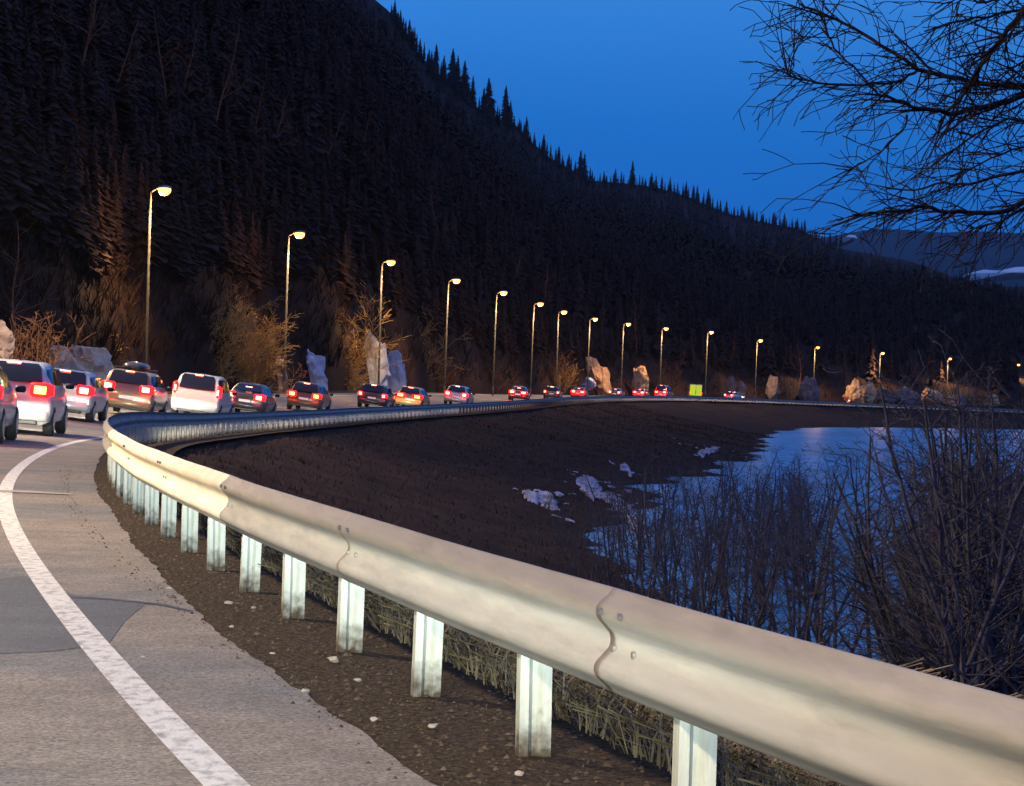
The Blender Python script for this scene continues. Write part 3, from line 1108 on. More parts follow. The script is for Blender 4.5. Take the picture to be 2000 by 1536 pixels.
# lime-backed service van
def lime_van():
    r = empty('service_van')
    b_ = MB()
    b_.box(0, 1.0, 1.42, 2.1, 4.4, 2.1, .10)
    b_.loft([[(-1.0, 3.2, .45), (1.0, 3.2, .45), (1.0, 3.2, 2.2), (-1.0, 3.2, 2.2)], [(-.95, 3.9, .45), (.95, 3.9, .45), (.9, 3.9, 1.3), (-.9, 3.9, 1.3)],
             [(-.85, 4.5, .5), (.85, 4.5, .5), (.85, 4.5, 1.1), (-.85, 4.5, 1.1)]], True)
    b_.build('body', M['p_grey'], r)
    for sg in (-1, 1):
        b_ = MB()
        b_.box(sg * .50, -1.23, 1.50, .94, .05, 1.72, .02)
        d = b_.build('rear_door', M['lime'], r)
        b_ = MB()
        b_.box(sg * .10, -1.27, 1.25, .03, .03, .22)
        b_.build('handle', M['black'], d)
        b_ = MB()
        b_.box(sg * 1.01, -1.22, 1.0, .12, .06, .34, .02)
        b_.build('tail_light', M['red'], r)
        for y in (-.3, 3.1):
            b_ = MB()
            b_.tube([(sg * .80, y, .36), (sg * 1.04, y, .36)], .36, 16)
            b_.build('tyre', M['tyre'], r)
    b_ = MB()
    b_.box(0, -1.22, .42, 2.0, .14, .2, .03)
    b_.build('bumper', M['black'], r)
    return r


r = lime_van()
drop_car(r, 424, 1357, 24)
tag(r, 'far van with a fluorescent yellow-green rear, standing right of the bright red lights', 'van')


# ------------------------------------------------------------------ rocks and snow
def rock_mesh(w, d, h, seed, rough=.28, ico=3, lean=0.0):
    import bmesh
    bm = bmesh.new()
    bmesh.ops.create_icosphere(bm, subdivisions=ico, radius=1.0)
    rk = random.Random(int(seed * 100) + 5)
    planes = [(Vector((rk.gauss(0, 1), rk.gauss(0, 1), rk.gauss(0, .8))).normalized(), rk.uniform(.55, .88)) for _ in range(16)]
    for v in bm.verts:
        for pn, pd in planes:
            ex_ = v.co.dot(pn) - pd
            if ex_ > 0:
                v.co -= pn * ex_ * .92
        v.co *= 1.22
        n_ = noise.fractal(v.co * 1.1 + Vector((seed, seed * 2, 0)), 1, 2, 4)
        c_ = noise.cell(v.co * 2.1 + Vector((seed, 0, seed)))
        v.co *= 1 + rough * n_ + .12 * (c_ - .5)
        v.co = Vector((v.co.x * w / 2 + lean * v.co.z * w / 2, v.co.y * d / 2, (v.co.z * .62 + .36) * h))
    me = bpy.data.meshes.new('rock')
    bm.to_mesh(me)
    bm.free()
    return me


ROCKS = [  # x0, y0, x1, y1, offset u, material, lean, label, name
    (-46, 630, 24, 685, 17, 'rock_mauve', 0, 'pinkish pale boulder at the left picture edge above the silver hatchback', 'boulder'),
    (54, 672, 152, 765, 13.2, 'rock_lamplit', 0, 'left half of the big lit rock face behind the bluish estate car', 'boulder'),
    (120, 668, 224, 770, 12.5, 'rock_lamplit', -.15, 'wide orange-lit rock face behind the bluish estate car', 'boulder'),
    (524, 710, 566, 775, 12.6, 'rock_mauve', -.2, 'narrow pinkish rock left of the bluish pointed rock', 'boulder'),
    (556, 696, 634, 765, 14.0, 'ice', 0, 'bluish pointed rock behind the dark brown hatchback', 'boulder'),
    (702, 668, 752, 765, 13.2, 'ice', 0, 'greyish ice-covered rock, left part of the bluish cascade', 'ice_rock'),
    (738, 676, 794, 770, 12.8, 'ice', -.1, 'taller blue ice-covered rock, right part of the bluish cascade', 'ice_rock'),
    (706, 650, 728, 690, 16, 'ice', -.5, 'thin icy ledge leaning above the bluish cascade', 'ice_rock'),
    (1146, 698, 1178, 738, 13.4, 'rock_tan', -.55, 'upper half of the bright orange boulder leaning left', 'boulder'),
    (1160, 716, 1194, 765, 12.4, 'rock_tan', -.35, 'lower half of the bright orange boulder, down to the car lights', 'boulder'),
    (1232, 715, 1264, 758, 12.2, 'rock_tan', -.2, 'upright tan boulder above the small far red car', 'boulder'),
    (1318, 705, 1380, 740, 48, 'ice', 0, 'bluish flat rock above the lime-backed van', 'boulder'),
    (1135, 742, 1165, 760, 12.3, 'ice', 0, 'small grey rock at the foot of the bright orange boulder', 'boulder'),
    (1420, 733, 1436, 760, 12.6, 'rock_mauve', 0, 'small whitish upright stone behind the far single red light', 'boulder'),
    (1436, 740, 1456, 770, 12.4, 'rock_mauve', 0, 'small whitish stone right of the far single red light', 'boulder'),
    (1495, 730, 1522, 775, 13, 'rock_mauve', 0, 'dull mauve rock between the single red light and the next boulder', 'boulder'),
    (1556, 735, 1602, 776, 12.6, 'rock_mauve', 0, 'mauve boulder alone in the middle of the far bend', 'boulder'),
    (1648, 742, 1682, 780, 13.0, 'rock_tan', 0, 'left one of the two tan boulders behind the far pinkish lights', 'boulder'),
    (1672, 741, 1714, 782, 12.6, 'rock_tan', 0, 'right and larger one of the two tan boulders behind the far pinkish lights', 'boulder'),
    (1712, 755, 1756, 786, 13, 'rock_mauve', 0, 'low mauve rock just right of the two tan boulders', 'boulder'),
    (1750, 757, 1800, 788, 13, 'rock_mauve', 0, 'low mauve rock between the tan boulders and the orange-lit boulder', 'boulder'),
    (1802, 755, 1844, 788, 12.8, 'rock_tan', -.2, 'orange-lit boulder behind the far car with orange lights', 'boulder'),
    (1842, 768, 1892, 790, 12.8, 'rock_mauve', 0, 'low greyish rock right of the orange-lit boulder', 'boulder'),
    (1922, 771, 1950, 788, 13, 'rock_tan', 0, 'last small yellowish rock near the right picture edge', 'boulder'),
    (1722, 720, 1750, 740, 60, 'snow', 0, 'small blue snow patch on the slope above the mauve rocks', 'snow_patch'),
    (1110, 704, 1136, 714, 20, 'snow', 0, 'tiny pale patch left of the top of the bright orange boulder', 'snow_patch'),
    (130, 580, 205, 614, 24, 'snow', .4, 'bluish snow patch on the slope left of the nearest street lamp', 'snow_patch'),
    (508, 574, 548, 632, 30, 'snow', -.3, 'bluish snow patch on the slope left of the second tallest lamp', 'snow_patch'),
    (548, 570, 600, 588, 26, 'snow', -.6, 'thin lit snow streak crossing behind the second tallest lamp', 'snow_patch'),
    (486, 463, 534, 495, 60, 'snow', -.6, 'faint snow streak high on the slope left of the second tallest lamp head', 'snow_patch'),
    (1268, 500, 1320, 540, 260, 'grass', 0, 'faint pale patch among the dark trees of the middle hillside', 'clearing'),
    (1376, 540, 1404, 570, 260, 'grass', 0, 'smaller faint pale patch lower right on the middle hillside', 'clearing'),
]
for i, (x0, y0, x1, y1, u, m, lean, label, nm) in enumerate(ROCKS):
    pc = (x0 + x1) / 2
    s = solve_px(pc, min(u, 60)) if pc > 40 else S0 + 100
    x, y, _ = at(s, u)
    D = float(y) + (0 if u < 100 else 300)
    k = F / D
    w, h = (x1 - x0) / k * 1.04, (y1 - y0) / k * (1.06 if x0 < 1400 else .88)
    top = unproj(pc, y0, D)
    bot = unproj(pc, y1, D)
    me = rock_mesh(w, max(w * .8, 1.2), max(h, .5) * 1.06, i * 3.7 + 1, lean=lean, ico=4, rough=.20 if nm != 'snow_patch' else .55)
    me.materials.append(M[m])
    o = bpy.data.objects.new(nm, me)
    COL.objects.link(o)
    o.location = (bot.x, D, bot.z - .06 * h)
    if nm == 'snow_patch':
        o.scale = (1, 1, .9)
        me.polygons.foreach_set('use_smooth', [True] * len(me.polygons))
    tag(o, label, 'snow' if nm == 'snow_patch' else 'clearing' if nm == 'clearing' else 'rock')


def patch_on(name, pts_px, Dfun, m, label, dz, cat='snow'):
    b_ = MB()
    vs = [unproj(px, py, Dfun) for px, py in pts_px]
    c_ = sum(vs, Vector()) / len(vs)
    vs2 = [v + Vector((0, dz, 0)) for v in vs]
    n_ = len(vs)
    b_.add([tuple(v) for v in vs] + [tuple(v) for v in vs2] + [tuple(c_ + Vector((0, -dz * .2, 0)))],
           [(k_, (k_ + 1) % n_, 2 * n_) for k_ in range(n_)] + [(k_, k_ + n_, (k_ + 1) % n_ + n_, (k_ + 1) % n_) for k_ in range(n_)])
    return tag(b_.build(name, m), label, cat)


patch_on('snow_field', [(1896, 534), (1912, 527), (1940, 529), (1975, 522), (2030, 520), (2060, 533), (2010, 541), (1960, 543), (1925, 545), (1902, 546)], 4000, M['snow_far'],
         'long pale blue snow field below the distant ridge at the right picture edge', 120)
patch_on('snow_field', [(1640, 462), (1648, 459), (1660, 460), (1664, 467), (1656, 473), (1645, 471)], 2600, M['snow_far'], 'small bright snow patch where the dark hill meets the distant ridge', 60)
patch_on('snow_field', [(1584, 458), (1592, 456), (1600, 461), (1598, 470), (1588, 470)], 2600, M['snow_far'], 'smallest of the two bright snow dots, right at the foot of the tree skyline', 60)


# ------------------------------------------------------------------ snow on the lake-side bank
def ground_z(X, Y):
    i = int(np.argmin((P[:, 0] - X)**2 + (P[:, 1] - Y)**2))
    u = -(X - P[i, 0]) * Tn[i, 1] + (Y - P[i, 1]) * Tn[i, 0]
    return max(z_bank(S[i], u), LAKE_Z) if u < .4 else float(at(S[i], u)[2])


def hit(px, py):
    D = 30.0
    while D < 600:
        q = unproj(px, py, D)
        if q.z < ground_z(q.x, D):
            return q
        D += .5
    return q


def bank_snow(pts_px, label, seed):
    """a ragged thin drift lying on the ground of the bank, cell by cell where the snow has not melted"""
    Q = [hit(px, py) for px, py in pts_px]
    poly = [(q.x, q.y) for q in Q]
    x0, x1 = min(p_[0] for p_ in poly) - .5, max(p_[0] for p_ in poly) + .5
    y0, y1 = min(p_[1] for p_ in poly) - 1, max(p_[1] for p_ in poly) + 1
    nx, ny = max(8, int((x1 - x0) / .07)), max(8, int((y1 - y0) / .35))
    nx, ny = min(nx, 110), min(ny, 90)

    def inside(x, y):
        c_ = False
        n_ = len(poly)
        for k_ in range(n_):
            (ax, ay), (bx_, by_) = poly[k_], poly[(k_ + 1) % n_]
            if (ay > y) != (by_ > y) and x < (bx_ - ax) * (y - ay) / (by_ - ay) + ax:
                c_ = not c_
        return c_
    hgt = {}
    for i in range(nx + 1):
        for j in range(ny + 1):
            x, y = x0 + (x1 - x0) * i / nx, y0 + (y1 - y0) * j / ny
            wx, wy = x + .25 * noise.noise(Vector((x * 2, y * .6, seed))), y + 1.2 * noise.noise(Vector((x * 2, y * .6, seed + 9)))
            m_ = (.30 if inside(wx, wy) else -.25) + .55 * noise.fractal(Vector((x * 1.6, y * .45, seed * 3)), 1, 2, 4)
            hgt[i, j] = (x, y, m_)
    V, Fa, ids = [], [], {}
    for i in range(nx):
        for j in range(ny):
            c4 = [(i, j), (i + 1, j), (i + 1, j + 1), (i, j + 1)]
            if sum(hgt[q][2] for q in c4) > .1:
                f = []
                for q in c4:
                    if q not in ids:
                        x, y, m_ = hgt[q]
                        ids[q] = len(V)
                        V.append((x, y, ground_z(x, y) + .02 + .22 * max(0, min(.5, m_))))
                    f.append(ids[q])
                Fa.append(f)
    if not Fa:
        return
    o = mesh_np('snow_drift', V, Fa, M['snow'], None, True)
    return tag(o, label, 'snow', 'snow drifts on the lake bank')


bank_snow([(1030, 968), (1062, 962), (1085, 975), (1102, 1000), (1086, 1006), (1066, 988), (1040, 980)], 'small snow drift on the bank, leftmost of them', 1)
bank_snow([(1128, 945), (1150, 928), (1172, 940), (1180, 962), (1215, 975), (1245, 995), (1238, 1008), (1200, 992), (1165, 978), (1140, 962)], 'largest long snow drift on the bank', 2)
bank_snow([(1215, 912), (1228, 908), (1246, 930), (1236, 936)], 'tiny snow drift up the bank above the longest one', 3)
bank_snow([(1225, 1005), (1252, 1012), (1272, 1050), (1262, 1068), (1244, 1040)], 'narrow steep snow drift below the longest one', 4)
bank_snow([(1366, 888), (1388, 878), (1410, 874), (1402, 884), (1386, 892), (1374, 896)], 'thin snow drift at the far end of the bank where the lake ice begins', 5)


# ------------------------------------------------------------------ bare trees
class Twigs:
    def __init__(s):
        s.a, s.b, s.ra, s.rb = [], [], [], []

    def seg(s, a, b, ra, rb):
        s.a.append(tuple(a)); s.b.append(tuple(b)); s.ra.append(ra); s.rb.append(rb)

    def build(s, name, m, parent=None, n=3):
        A, B = np.array(s.a), np.array(s.b)
        ra, rb = np.array(s.ra)[:, None], np.array(s.rb)[:, None]
        d = B - A
        d /= np.linalg.norm(d, axis=1)[:, None] + 1e-9
        ref = np.where(np.abs(d[:, 2:3]) > .9, np.array([[1., 0, 0]]), np.array([[0, 0, 1.]]))
        u = np.cross(d, ref)
        u /= np.linalg.norm(u, axis=1)[:, None] + 1e-9
        w = np.cross(d, u)
        V = []
        for base, r_ in ((A, ra), (B, rb)):
            for k_ in range(n):
                t_ = 2 * math.pi * k_ / n
                V.append(base + (u * math.cos(t_) + w * math.sin(t_)) * r_)
        V = np.stack(V, 1).reshape(-1, 3)
        idx = np.arange(len(A))[:, None] * 2 * n
        Fs = [np.concatenate([idx + k_, idx + (k_ + 1) % n, idx + n + (k_ + 1) % n, idx + n + k_], 1) for k_ in range(n)]
        return mesh_np(name, V, np.concatenate(Fs), m, parent)


def grow(tw, p, d, length, r, depth, rnd, droop=0.0, wig=.22, nb=3, up=.05, minr=.0035, split=.6):
    n = max(3, int(length / .28)) if depth > 0 else 3
    n = min(n, 12)
    step = length / n
    p, d = Vector(p), Vector(d).normalized()
    for i in range(n):
        f = i / n
        d = (d + Vector((rnd.gauss(0, wig), rnd.gauss(0, wig), rnd.gauss(0, wig) + up - droop)) * .5).normalized()
        q = p + d * step
        r0 = max(minr, r * (1 - .75 * f))
        r1 = max(minr, r * (1 - .75 * (f + 1 / n)))
        tw.seg(p, q, r0, r1)
        p = q
        if depth > 0 and f > .12:
            for _ in range(nb):
                if rnd.random() < split:
                    a = Vector((rnd.gauss(0, 1), rnd.gauss(0, 1), rnd.gauss(0, .6)))
                    a = (a - d * a.dot(d)).normalized()
                    nd = (d * rnd.uniform(.4, 1.0) + a * rnd.uniform(.5, 1.0)).normalized()
                    grow(tw, p, nd, length * rnd.uniform(.28, .5) * (1.15 - f * .6), r1 * .6, depth - 1, rnd, droop, wig, nb, up, minr, split)


def bare_tree(name, H, rad, seed, stems=1, m='bark', depth=3, lean=.0, parts=True, spread=.25, nb=2, split=.55):
    rnd = random.Random(seed)
    r = empty(name)
    tr, cr_ = Twigs(), Twigs()
    for k_ in range(stems):
        d = Vector((rnd.gauss(lean, spread if stems > 1 else .06), rnd.gauss(0, spread if stems > 1 else .06), 1)).normalized()
        p = Vector((rnd.uniform(-.02, .02) * (stems > 1), rnd.uniform(-.02, .02) * (stems > 1), -.25))
        h_ = H * rnd.uniform(.72, 1.0) if stems > 1 else H
        n = 14
        for i in range(n):
            f = i / n
            d = (d + Vector((rnd.gauss(0, .07), rnd.gauss(0, .07), .04))).normalized()
            q = p + d * (h_ + .25) / n
            r0, r1 = rad * (1 - .85 * f) + .005, rad * (1 - .85 * (f + 1 / n)) + .005
            tr.seg(p, q, r0, r1)
            p = q
            if f > .15:
                for _ in range(nb):
                    if rnd.random() < .75:
                        a = rnd.uniform(0, 6.28)
                        nd = Vector((math.cos(a), math.sin(a), rnd.uniform(.35, 1.1))).normalized()
                        grow(cr_, p, nd, h_ * rnd.uniform(.22, .42) * (1.15 - f * .8), r1 * .55, depth - 1, rnd, nb=2, split=split, wig=.28)
    tr.build('trunk', M[m], r, 6)
    cr_.build('crown', M[m], r, 3)
    return r


protos = [bare_tree('bare_tree', 4.3, .042, 11 + k_, stems=1 + (k_ % 3), depth=3, spread=.22, m='bark_cool') for k_ in range(6)]
print('twig faces', [sum(len(c.data.polygons) for c in p_.children) for p_ in protos])
PLACE = [(1725, 46, 4.6, 0), (1655, 43, 4.2, 2), (1560, 50, 4.4, 1), (1595, 38, 4.0, 3), (1440, 55, 4.1, 4), (1410, 47, 3.6, 5), (1330, 60, 3.6, 1), (1270, 66, 3.1, 2),
         (1210, 72, 2.7, 3), (1150, 78, 2.2, 4), (1100, 84, 1.7, 5), (1500, 62, 4.2, 2), (1380, 70, 3.4, 0), (1310, 52, 3.4, 5), (1240, 58, 2.8, 0),
         (1850, 36, 4.4, 1), (1880, 31, 4.6, 2), (1905, 27, 4.5, 4), (1930, 33, 4.6, 5), (1950, 25, 4.4, 3), (1975, 29, 4.5, 1), (1995, 34, 4.6, 0),
         (2020, 26, 4.5, 2), (2050, 31, 4.6, 4), (1965, 40, 4.6, 4), (1920, 44, 4.5, 1), (2080, 28, 4.5, 5), (1890, 39, 4.3, 0), (1940, 36, 4.4, 3), (1985, 23, 4.2, 2),
         (1460, 42, 3.3, 3), (1515, 45, 3.8, 4), (1350, 46, 2.9, 4), (1180, 62, 2.2, 1), (1130, 68, 1.9, 2), (1065, 88, 1.5, 3), (1620, 52, 4.2, 5), (1480, 72, 4.0, 0),
         (1545, 41, 3.0, 2), (1680, 60, 4.1, 4), (1420, 64, 3.8, 1), (1290, 78, 3.1, 4), (1395, 56, 3.6, 3), (1360, 62, 3.5, 2), (1225, 84, 2.6, 5), (1265, 50, 2.6, 3),
         (1570, 66, 3.9, 3), (1530, 80, 3.6, 1), (1450, 85, 3.6, 5), (1790, 40, 1.6, 1), (1760, 36, 1.4, 3), (1820, 44, 2.0, 2), (1700, 40, 1.5, 5), (1640, 37, 1.9, 4),
         (1320, 43, 2.2, 1), (1405, 40, 2.3, 3), (1190, 52, 1.9, 4), (1110, 58, 1.6, 0), (1050, 70, 1.3, 2), (1160, 94, 2.0, 3), (1850, 27, 3.6, 0), (1870, 24, 3.8, 3)]


prt = random.Random(77)
for _ in range(185):
    px = prt.choice([prt.uniform(1880, 2010), prt.uniform(1040, 1640), prt.uniform(1200, 1600), prt.uniform(1860, 2020)])
    D = prt.uniform(38, 120) if px < 1800 else prt.uniform(24, 44)
    if px < 1800:
        D = max(D, 5.6 / max(.03, (px - 1000) / F + .06))
    env = float(np.interp(px, [1000, 1100, 1200, 1300, 1400, 2020], [1030, 960, 905, 870, 850, 838])) + prt.uniform(0, 90) * (1 if px < 1800 else .3)
    zt_ = CAM_H + (755 + .035 * (px - 1000) - env) / F * D
    PLACE.append((px, D, max(.8, zt_ + 3.6), prt.randrange(6)))

used = set()
for i, (px, D, hh, pk) in enumerate(PLACE):
    src = protos[pk]
    o = src if pk not in used else copy_tree(src)
    used.add(pk)
    X = (px - 1000) / F * D
    o.location = (X, D, ground_z(X, D) - .05)
    sc = hh / 4.3 * (.90 if px > 1840 else .9)
    o.scale = (sc * rng.uniform(.9, 1.15), sc * rng.uniform(.9, 1.15), sc)
    o.rotation_euler = (0, 0, rng.uniform(0, 6.28))
    if i == 0:
        tag(o, 'slender bare tree standing alone before the blue lake ice, right of centre', 'tree', 'bare trees on the lake bank')
    elif px > 1840:
        tag(o, 'bare dark tree in the dense thicket at the right picture edge beyond the rail', 'tree', 'bare thicket trees at the right edge')
    elif px > 1380:
        tag(o, 'bare young tree on the lake bank in front of the blue ice', 'tree', 'bare trees in front of the blue ice')
    else:
        tag(o, 'low bare bush-like tree on the snowy bank beyond the middle of the rail', 'tree', 'low bare trees on the snowy bank')

# the big tree whose boughs hang into the top right corner
big = empty('overhanging_tree', (7.9, 27.5, -3.6))
tag(big, 'large bare tree outside the right edge whose boughs and fine twigs hang across the sky', 'tree')


def up27(px, py, D):
    return unproj(px, py, D) - Vector((7.9, 27.5, -3.6))


tr = Twigs()
tp = [Vector((0, 0, -.4)), Vector((.1, 0, 1.5)), Vector((0, .1, 3.2)), Vector((-.15, 0, 5.0)), Vector((-.1, 0, 7.0)), Vector((.1, 0, 9.0)), Vector((.2, .1, 11.5))]
rr = [.22, .19, .17, .145, .12, .09, .04]
for k_ in range(6):
    tr.seg(tp[k_], tp[k_ + 1], rr[k_], rr[k_ + 1])
tr.build('trunk', M['bark'], big, 10)
LIMBS = [
    (tp[3], 27.5, [(2060, 150), (2000, 178), (1950, 198), (1900, 210), (1850, 222), (1800, 216), (1760, 209), (1720, 192), (1690, 180)], .034, -.6),
    (tp[4], 27.5, [(2060, 150), (2000, 172), (1920, 166), (1850, 152), (1800, 143), (1770, 137), (1730, 108), (1680, 78), (1620, 45), (1575, 24), (1535, 8)], .030, .9),
    (None, 28.2, [(1770, 137), (1745, 155), (1710, 164), (1640, 167), (1575, 163), (1530, 152), (1480, 125)], .015, -.3),
    (tp[5], 26.5, [(2040, -60), (1990, -5), (1955, 45), (1925, 85), (1890, 130), (1870, 170), (1845, 205), (1815, 240)], .040, 1.2),
    (tp[2], 27.5, [(2060, 350), (2010, 382), (1960, 410), (1900, 416), (1840, 415), (1790, 404), (1750, 412), (1700, 416), (1655, 420)], .030, -1.2),
    (tp[2], 27.2, [(2070, 360), (2000, 398), (1950, 430), (1905, 442), (1880, 448)], .016, .4),
    (tp[3], 27.8, [(2050, 300), (2000, 328), (1930, 345), (1880, 360), (1830, 357), (1770, 372), (1715, 369)], .020, .9),
    (tp[3], 27.0, [(2050, 250), (2000, 278), (1940, 302), (1880, 330), (1840, 345)], .014, -.8),
    (tp[5], 28.0, [(2060, -20), (2000, 14), (1930, 25), (1850, 42), (1780, 62)], .020, -.5),
    (tp[4], 26.8, [(2050, 80), (2000, 105), (1960, 130), (1920, 165)], .018, .5),
    (None, 27.9, [(1752, 225), (1742, 258), (1705, 296), (1660, 320), (1640, 332)], .010, -.5),
    (None, 27.8, [(1690, 180), (1645, 130), (1605, 95), (1590, 60), (1580, 20), (1585, -20)], .011, .6),
    (tp[5], 27.0, [(2020, -70), (1960, -20), (1900, 5), (1850, -10), (1800, 18)], .018, .7),
    (None, 28.0, [(1560, 165), (1520, 150), (1535, 90), (1545, 60)], .008, .4),
    (tp[4], 28.5, [(2050, 20), (2000, 45), (1950, 68), (1900, 90), (1850, 130)], .014, .4),
    (tp[3], 26.9, [(2060, 225), (2000, 240), (1950, 232), (1900, 255), (1850, 290), (1800, 330)], .014, .3),
]
rnd = random.Random(21)
for a, D0, path, r0, dd in LIMBS:
    tw = Twigs()
    ptsl = [] if a is None else [a]
    n_ = len(path)
    for k_, (px, py) in enumerate(path):
        ptsl.append(up27(px, py, D0 + dd * k_ / n_))
    # subdivide with a slight wobble
    fine = []
    for k_ in range(len(ptsl) - 1):
        m_ = 3
        for q in range(m_):
            c_ = ptsl[k_].lerp(ptsl[k_ + 1], q / m_)
            if q:
                c_ += Vector((rnd.gauss(0, .010), rnd.gauss(0, .03), rnd.gauss(0, .010)))
            fine.append(c_)
    fine.append(ptsl[-1])
    nn = len(fine)
    for k_ in range(nn - 1):
        f0, f1 = k_ / nn, (k_ + 1) / nn
        ra, rb_ = 1.15 * r0 * (1 - .66 * f0), 1.15 * r0 * (1 - .66 * f1)
        tw.seg(fine[k_], fine[k_ + 1], ra, rb_)
        if k_ > 1:
            dirn = (fine[k_ + 1] - fine[k_]).normalized()
            for _ in range(3 if r0 > .012 else 2):
                if rnd.random() < .72:
                    side = Vector((rnd.gauss(-.1, .5), rnd.gauss(0, .9), rnd.gauss(-.15, .7)))
                    nd = (dirn * rnd.uniform(.5, 1) + side * .8).normalized()
                    grow(tw, fine[k_], nd, rnd.uniform(.35, .95), max(.008, ra * .45), 1, rnd, droop=.08, wig=.25, nb=2, up=0, minr=.0045, split=.55)
    tw.build('branch', M['bark'], big, 4)


# ------------------------------------------------------------------ shrubs, conifers
def shrub(name, px0, py0, px1, py1, u, m, label, seed, stems=26, lean=0.0, dens=.5):
    pc = (px0 + px1) / 2
    s = solve_px(pc, u) if pc > 60 else S0 + 104
    x, y, _ = at(s, u)
    D = float(y)
    k = F / D
    w, h = (px1 - px0) / k, (py1 - py0) / k
    bot = unproj(pc, py1, D)
    rnd = random.Random(seed)
    tw = Twigs()
    for _ in range(stems):
        p = Vector((rnd.uniform(-.42, .42) * w, rnd.uniform(-.5, .5) * w * .6, -.2))
        d = Vector((p.x / max(w, .1) * .9 + lean + rnd.gauss(0, .15), rnd.gauss(0, .15), 1)).normalized()
        grow(tw, p, d, h * rnd.uniform(.5, 1.0), .034, 2, rnd, wig=.20, nb=2, up=.03, minr=.017, split=dens)
    o = tw.build(name, M[m], None, 3)
    o.location = (bot.x, D, bot.z)
    return tag(o, label, 'bush', 'lamp-lit shrubs on the slope')


shrub('bare_shrub', -20, 610, 110, 740, 15.0, 'bark_red', 'reddish brown shrub above the rocks at the left picture edge', 1, 30)
shrub('bare_shrub', 60, 640, 215, 720, 16.0, 'bark_warm', 'orange-lit shrub above the wide orange-lit rock face', 2, 34)
shrub('bare_shrub', 335, 560, 430, 790, 15.0, 'bark_warm', 'tall yellowish shrub behind the white people carrier, left part of the big clump', 3, 34, -.1)
shrub('bare_shrub', 400, 600, 505, 795, 14.0, 'bark_warm', 'broad yellowish shrub behind the white people carrier, right part of the big clump', 4, 40, -.1)
shrub('bare_shrub', 628, 562, 668, 790, 15.0, 'bark_warm', 'tall narrow orange-lit shrub right of the second tallest lamp', 5, 20)
shrub('bare_shrub', 650, 690, 700, 785, 13.6, 'bark_warm', 'low yellowish shrub left of the ice-covered rock', 6, 18)
shrub('bare_shrub', 762, 605, 830, 770, 15.5, 'bark_warm', 'arching yellowish shrub right above the ice-covered rock', 7, 16)
shrub('bare_shrub', 806, 688, 880, 780, 14.0, 'bark_red', 'russet shrub behind the golden hatchback', 8, 24)
shrub('bare_shrub', 216, 690, 250, 780, 13.4, 'bark_red', 'small russet shrub between the orange-lit rock and the roof-box car', 9, 14)
shrub('bare_shrub', 1040, 680, 1110, 765, 14.0, 'bark_red', 'dim russet shrub behind the small car with three red lights', 10, 20)
shrub('bare_shrub', 1078, 705, 1105, 765, 13.2, 'bark_warm', 'small yellowish shrub behind the small car with three red lights', 11, 12)
shrub('bare_shrub', 1200, 690, 1330, 765, 15.0, 'bark_red', 'wide dim russet shrub behind the bright red-lit van', 12, 26)
shrub('bare_shrub', 880, 690, 985, 775, 15.0, 'bark_red', 'dim russet shrub between the silver hatchback and the black saloon', 13, 24)
shrub('bare_shrub', 1460, 735, 1560, 775, 14.0, 'bark_red', 'low dim shrub on the far bend right of the single red light', 14, 22)
shrub('bare_shrub', 505, 700, 560, 790, 14.2, 'bark_red', 'dim russet shrub left of the narrow pinkish rock', 15, 16)

# bare trees and spruces on the slope just behind the lamps
sl_protos = [bare_tree('bare_tree', 9.5, .10, 40 + k_, stems=1 + k_ % 2, depth=2, m='bark_red', nb=2) for k_ in range(3)]


def conifer_mesh(seed, H=15.0, Rr=2.4, layers=15, per=9):
    rnd = random.Random(seed)
    V, Fa = [], []
    for i in range(layers):
        f = (i + .5) / layers
        z = H * (.08 + .90 * f)
        rad = Rr * (1 - f)**.82 * rnd.uniform(.72, 1.15) + .12
        for k_ in range(per):
            a = rnd.uniform(0, 6.28)
            ln = rad * rnd.uniform(.6, 1.15)
            wd = ln * .26 + .08
            z0 = z + rnd.uniform(-.3, .3)
            ca, sa = math.cos(a), math.sin(a)
            b0 = len(V)
            V += [(0, 0, z0 + .55), (ca * ln * .6 - sa * wd, sa * ln * .6 + ca * wd, z0 - ln * .25), (ca * ln, sa * ln, z0 - ln * .48), (ca * ln * .6 + sa * wd, sa * ln * .6 - ca * wd, z0 - ln * .25)]
            Fa.append((b0, b0 + 1, b0 + 2, b0 + 3))
    return V, Fa


def conifer(seed, H=15, Rr=2.4, layers=16, per=10):
    r = empty('spruce_tree')
    b_ = MB()
    b_.tube([(0, 0, -.6), (0, 0, H * .5), (0, 0, H * .985)], [.22, .12, .02], 6)
    b_.build('trunk', M['bark'], r)
    V, Fa = conifer_mesh(seed, H, Rr, layers, per)
    mesh_np('crown', V, Fa, M['needle'], r)
    return r


con = [conifer(60 + k_, 15, 2.3 + .5 * (k_ % 3), 22, 12) for k_ in range(5)]
cu = set()


def put_conifer(pos, hgt, label, group, thin=1.0):
    k_ = rng.randrange(5)
    o = con[k_] if k_ not in cu else copy_tree(con[k_])
    cu.add(k_)
    s_ = hgt / 15
    o.location = pos
    o.scale = (s_ * thin, s_ * thin, s_)
    o.rotation_euler = (0, 0, rng.uniform(0, 6.28))
    tag(o, label, 'tree', group)


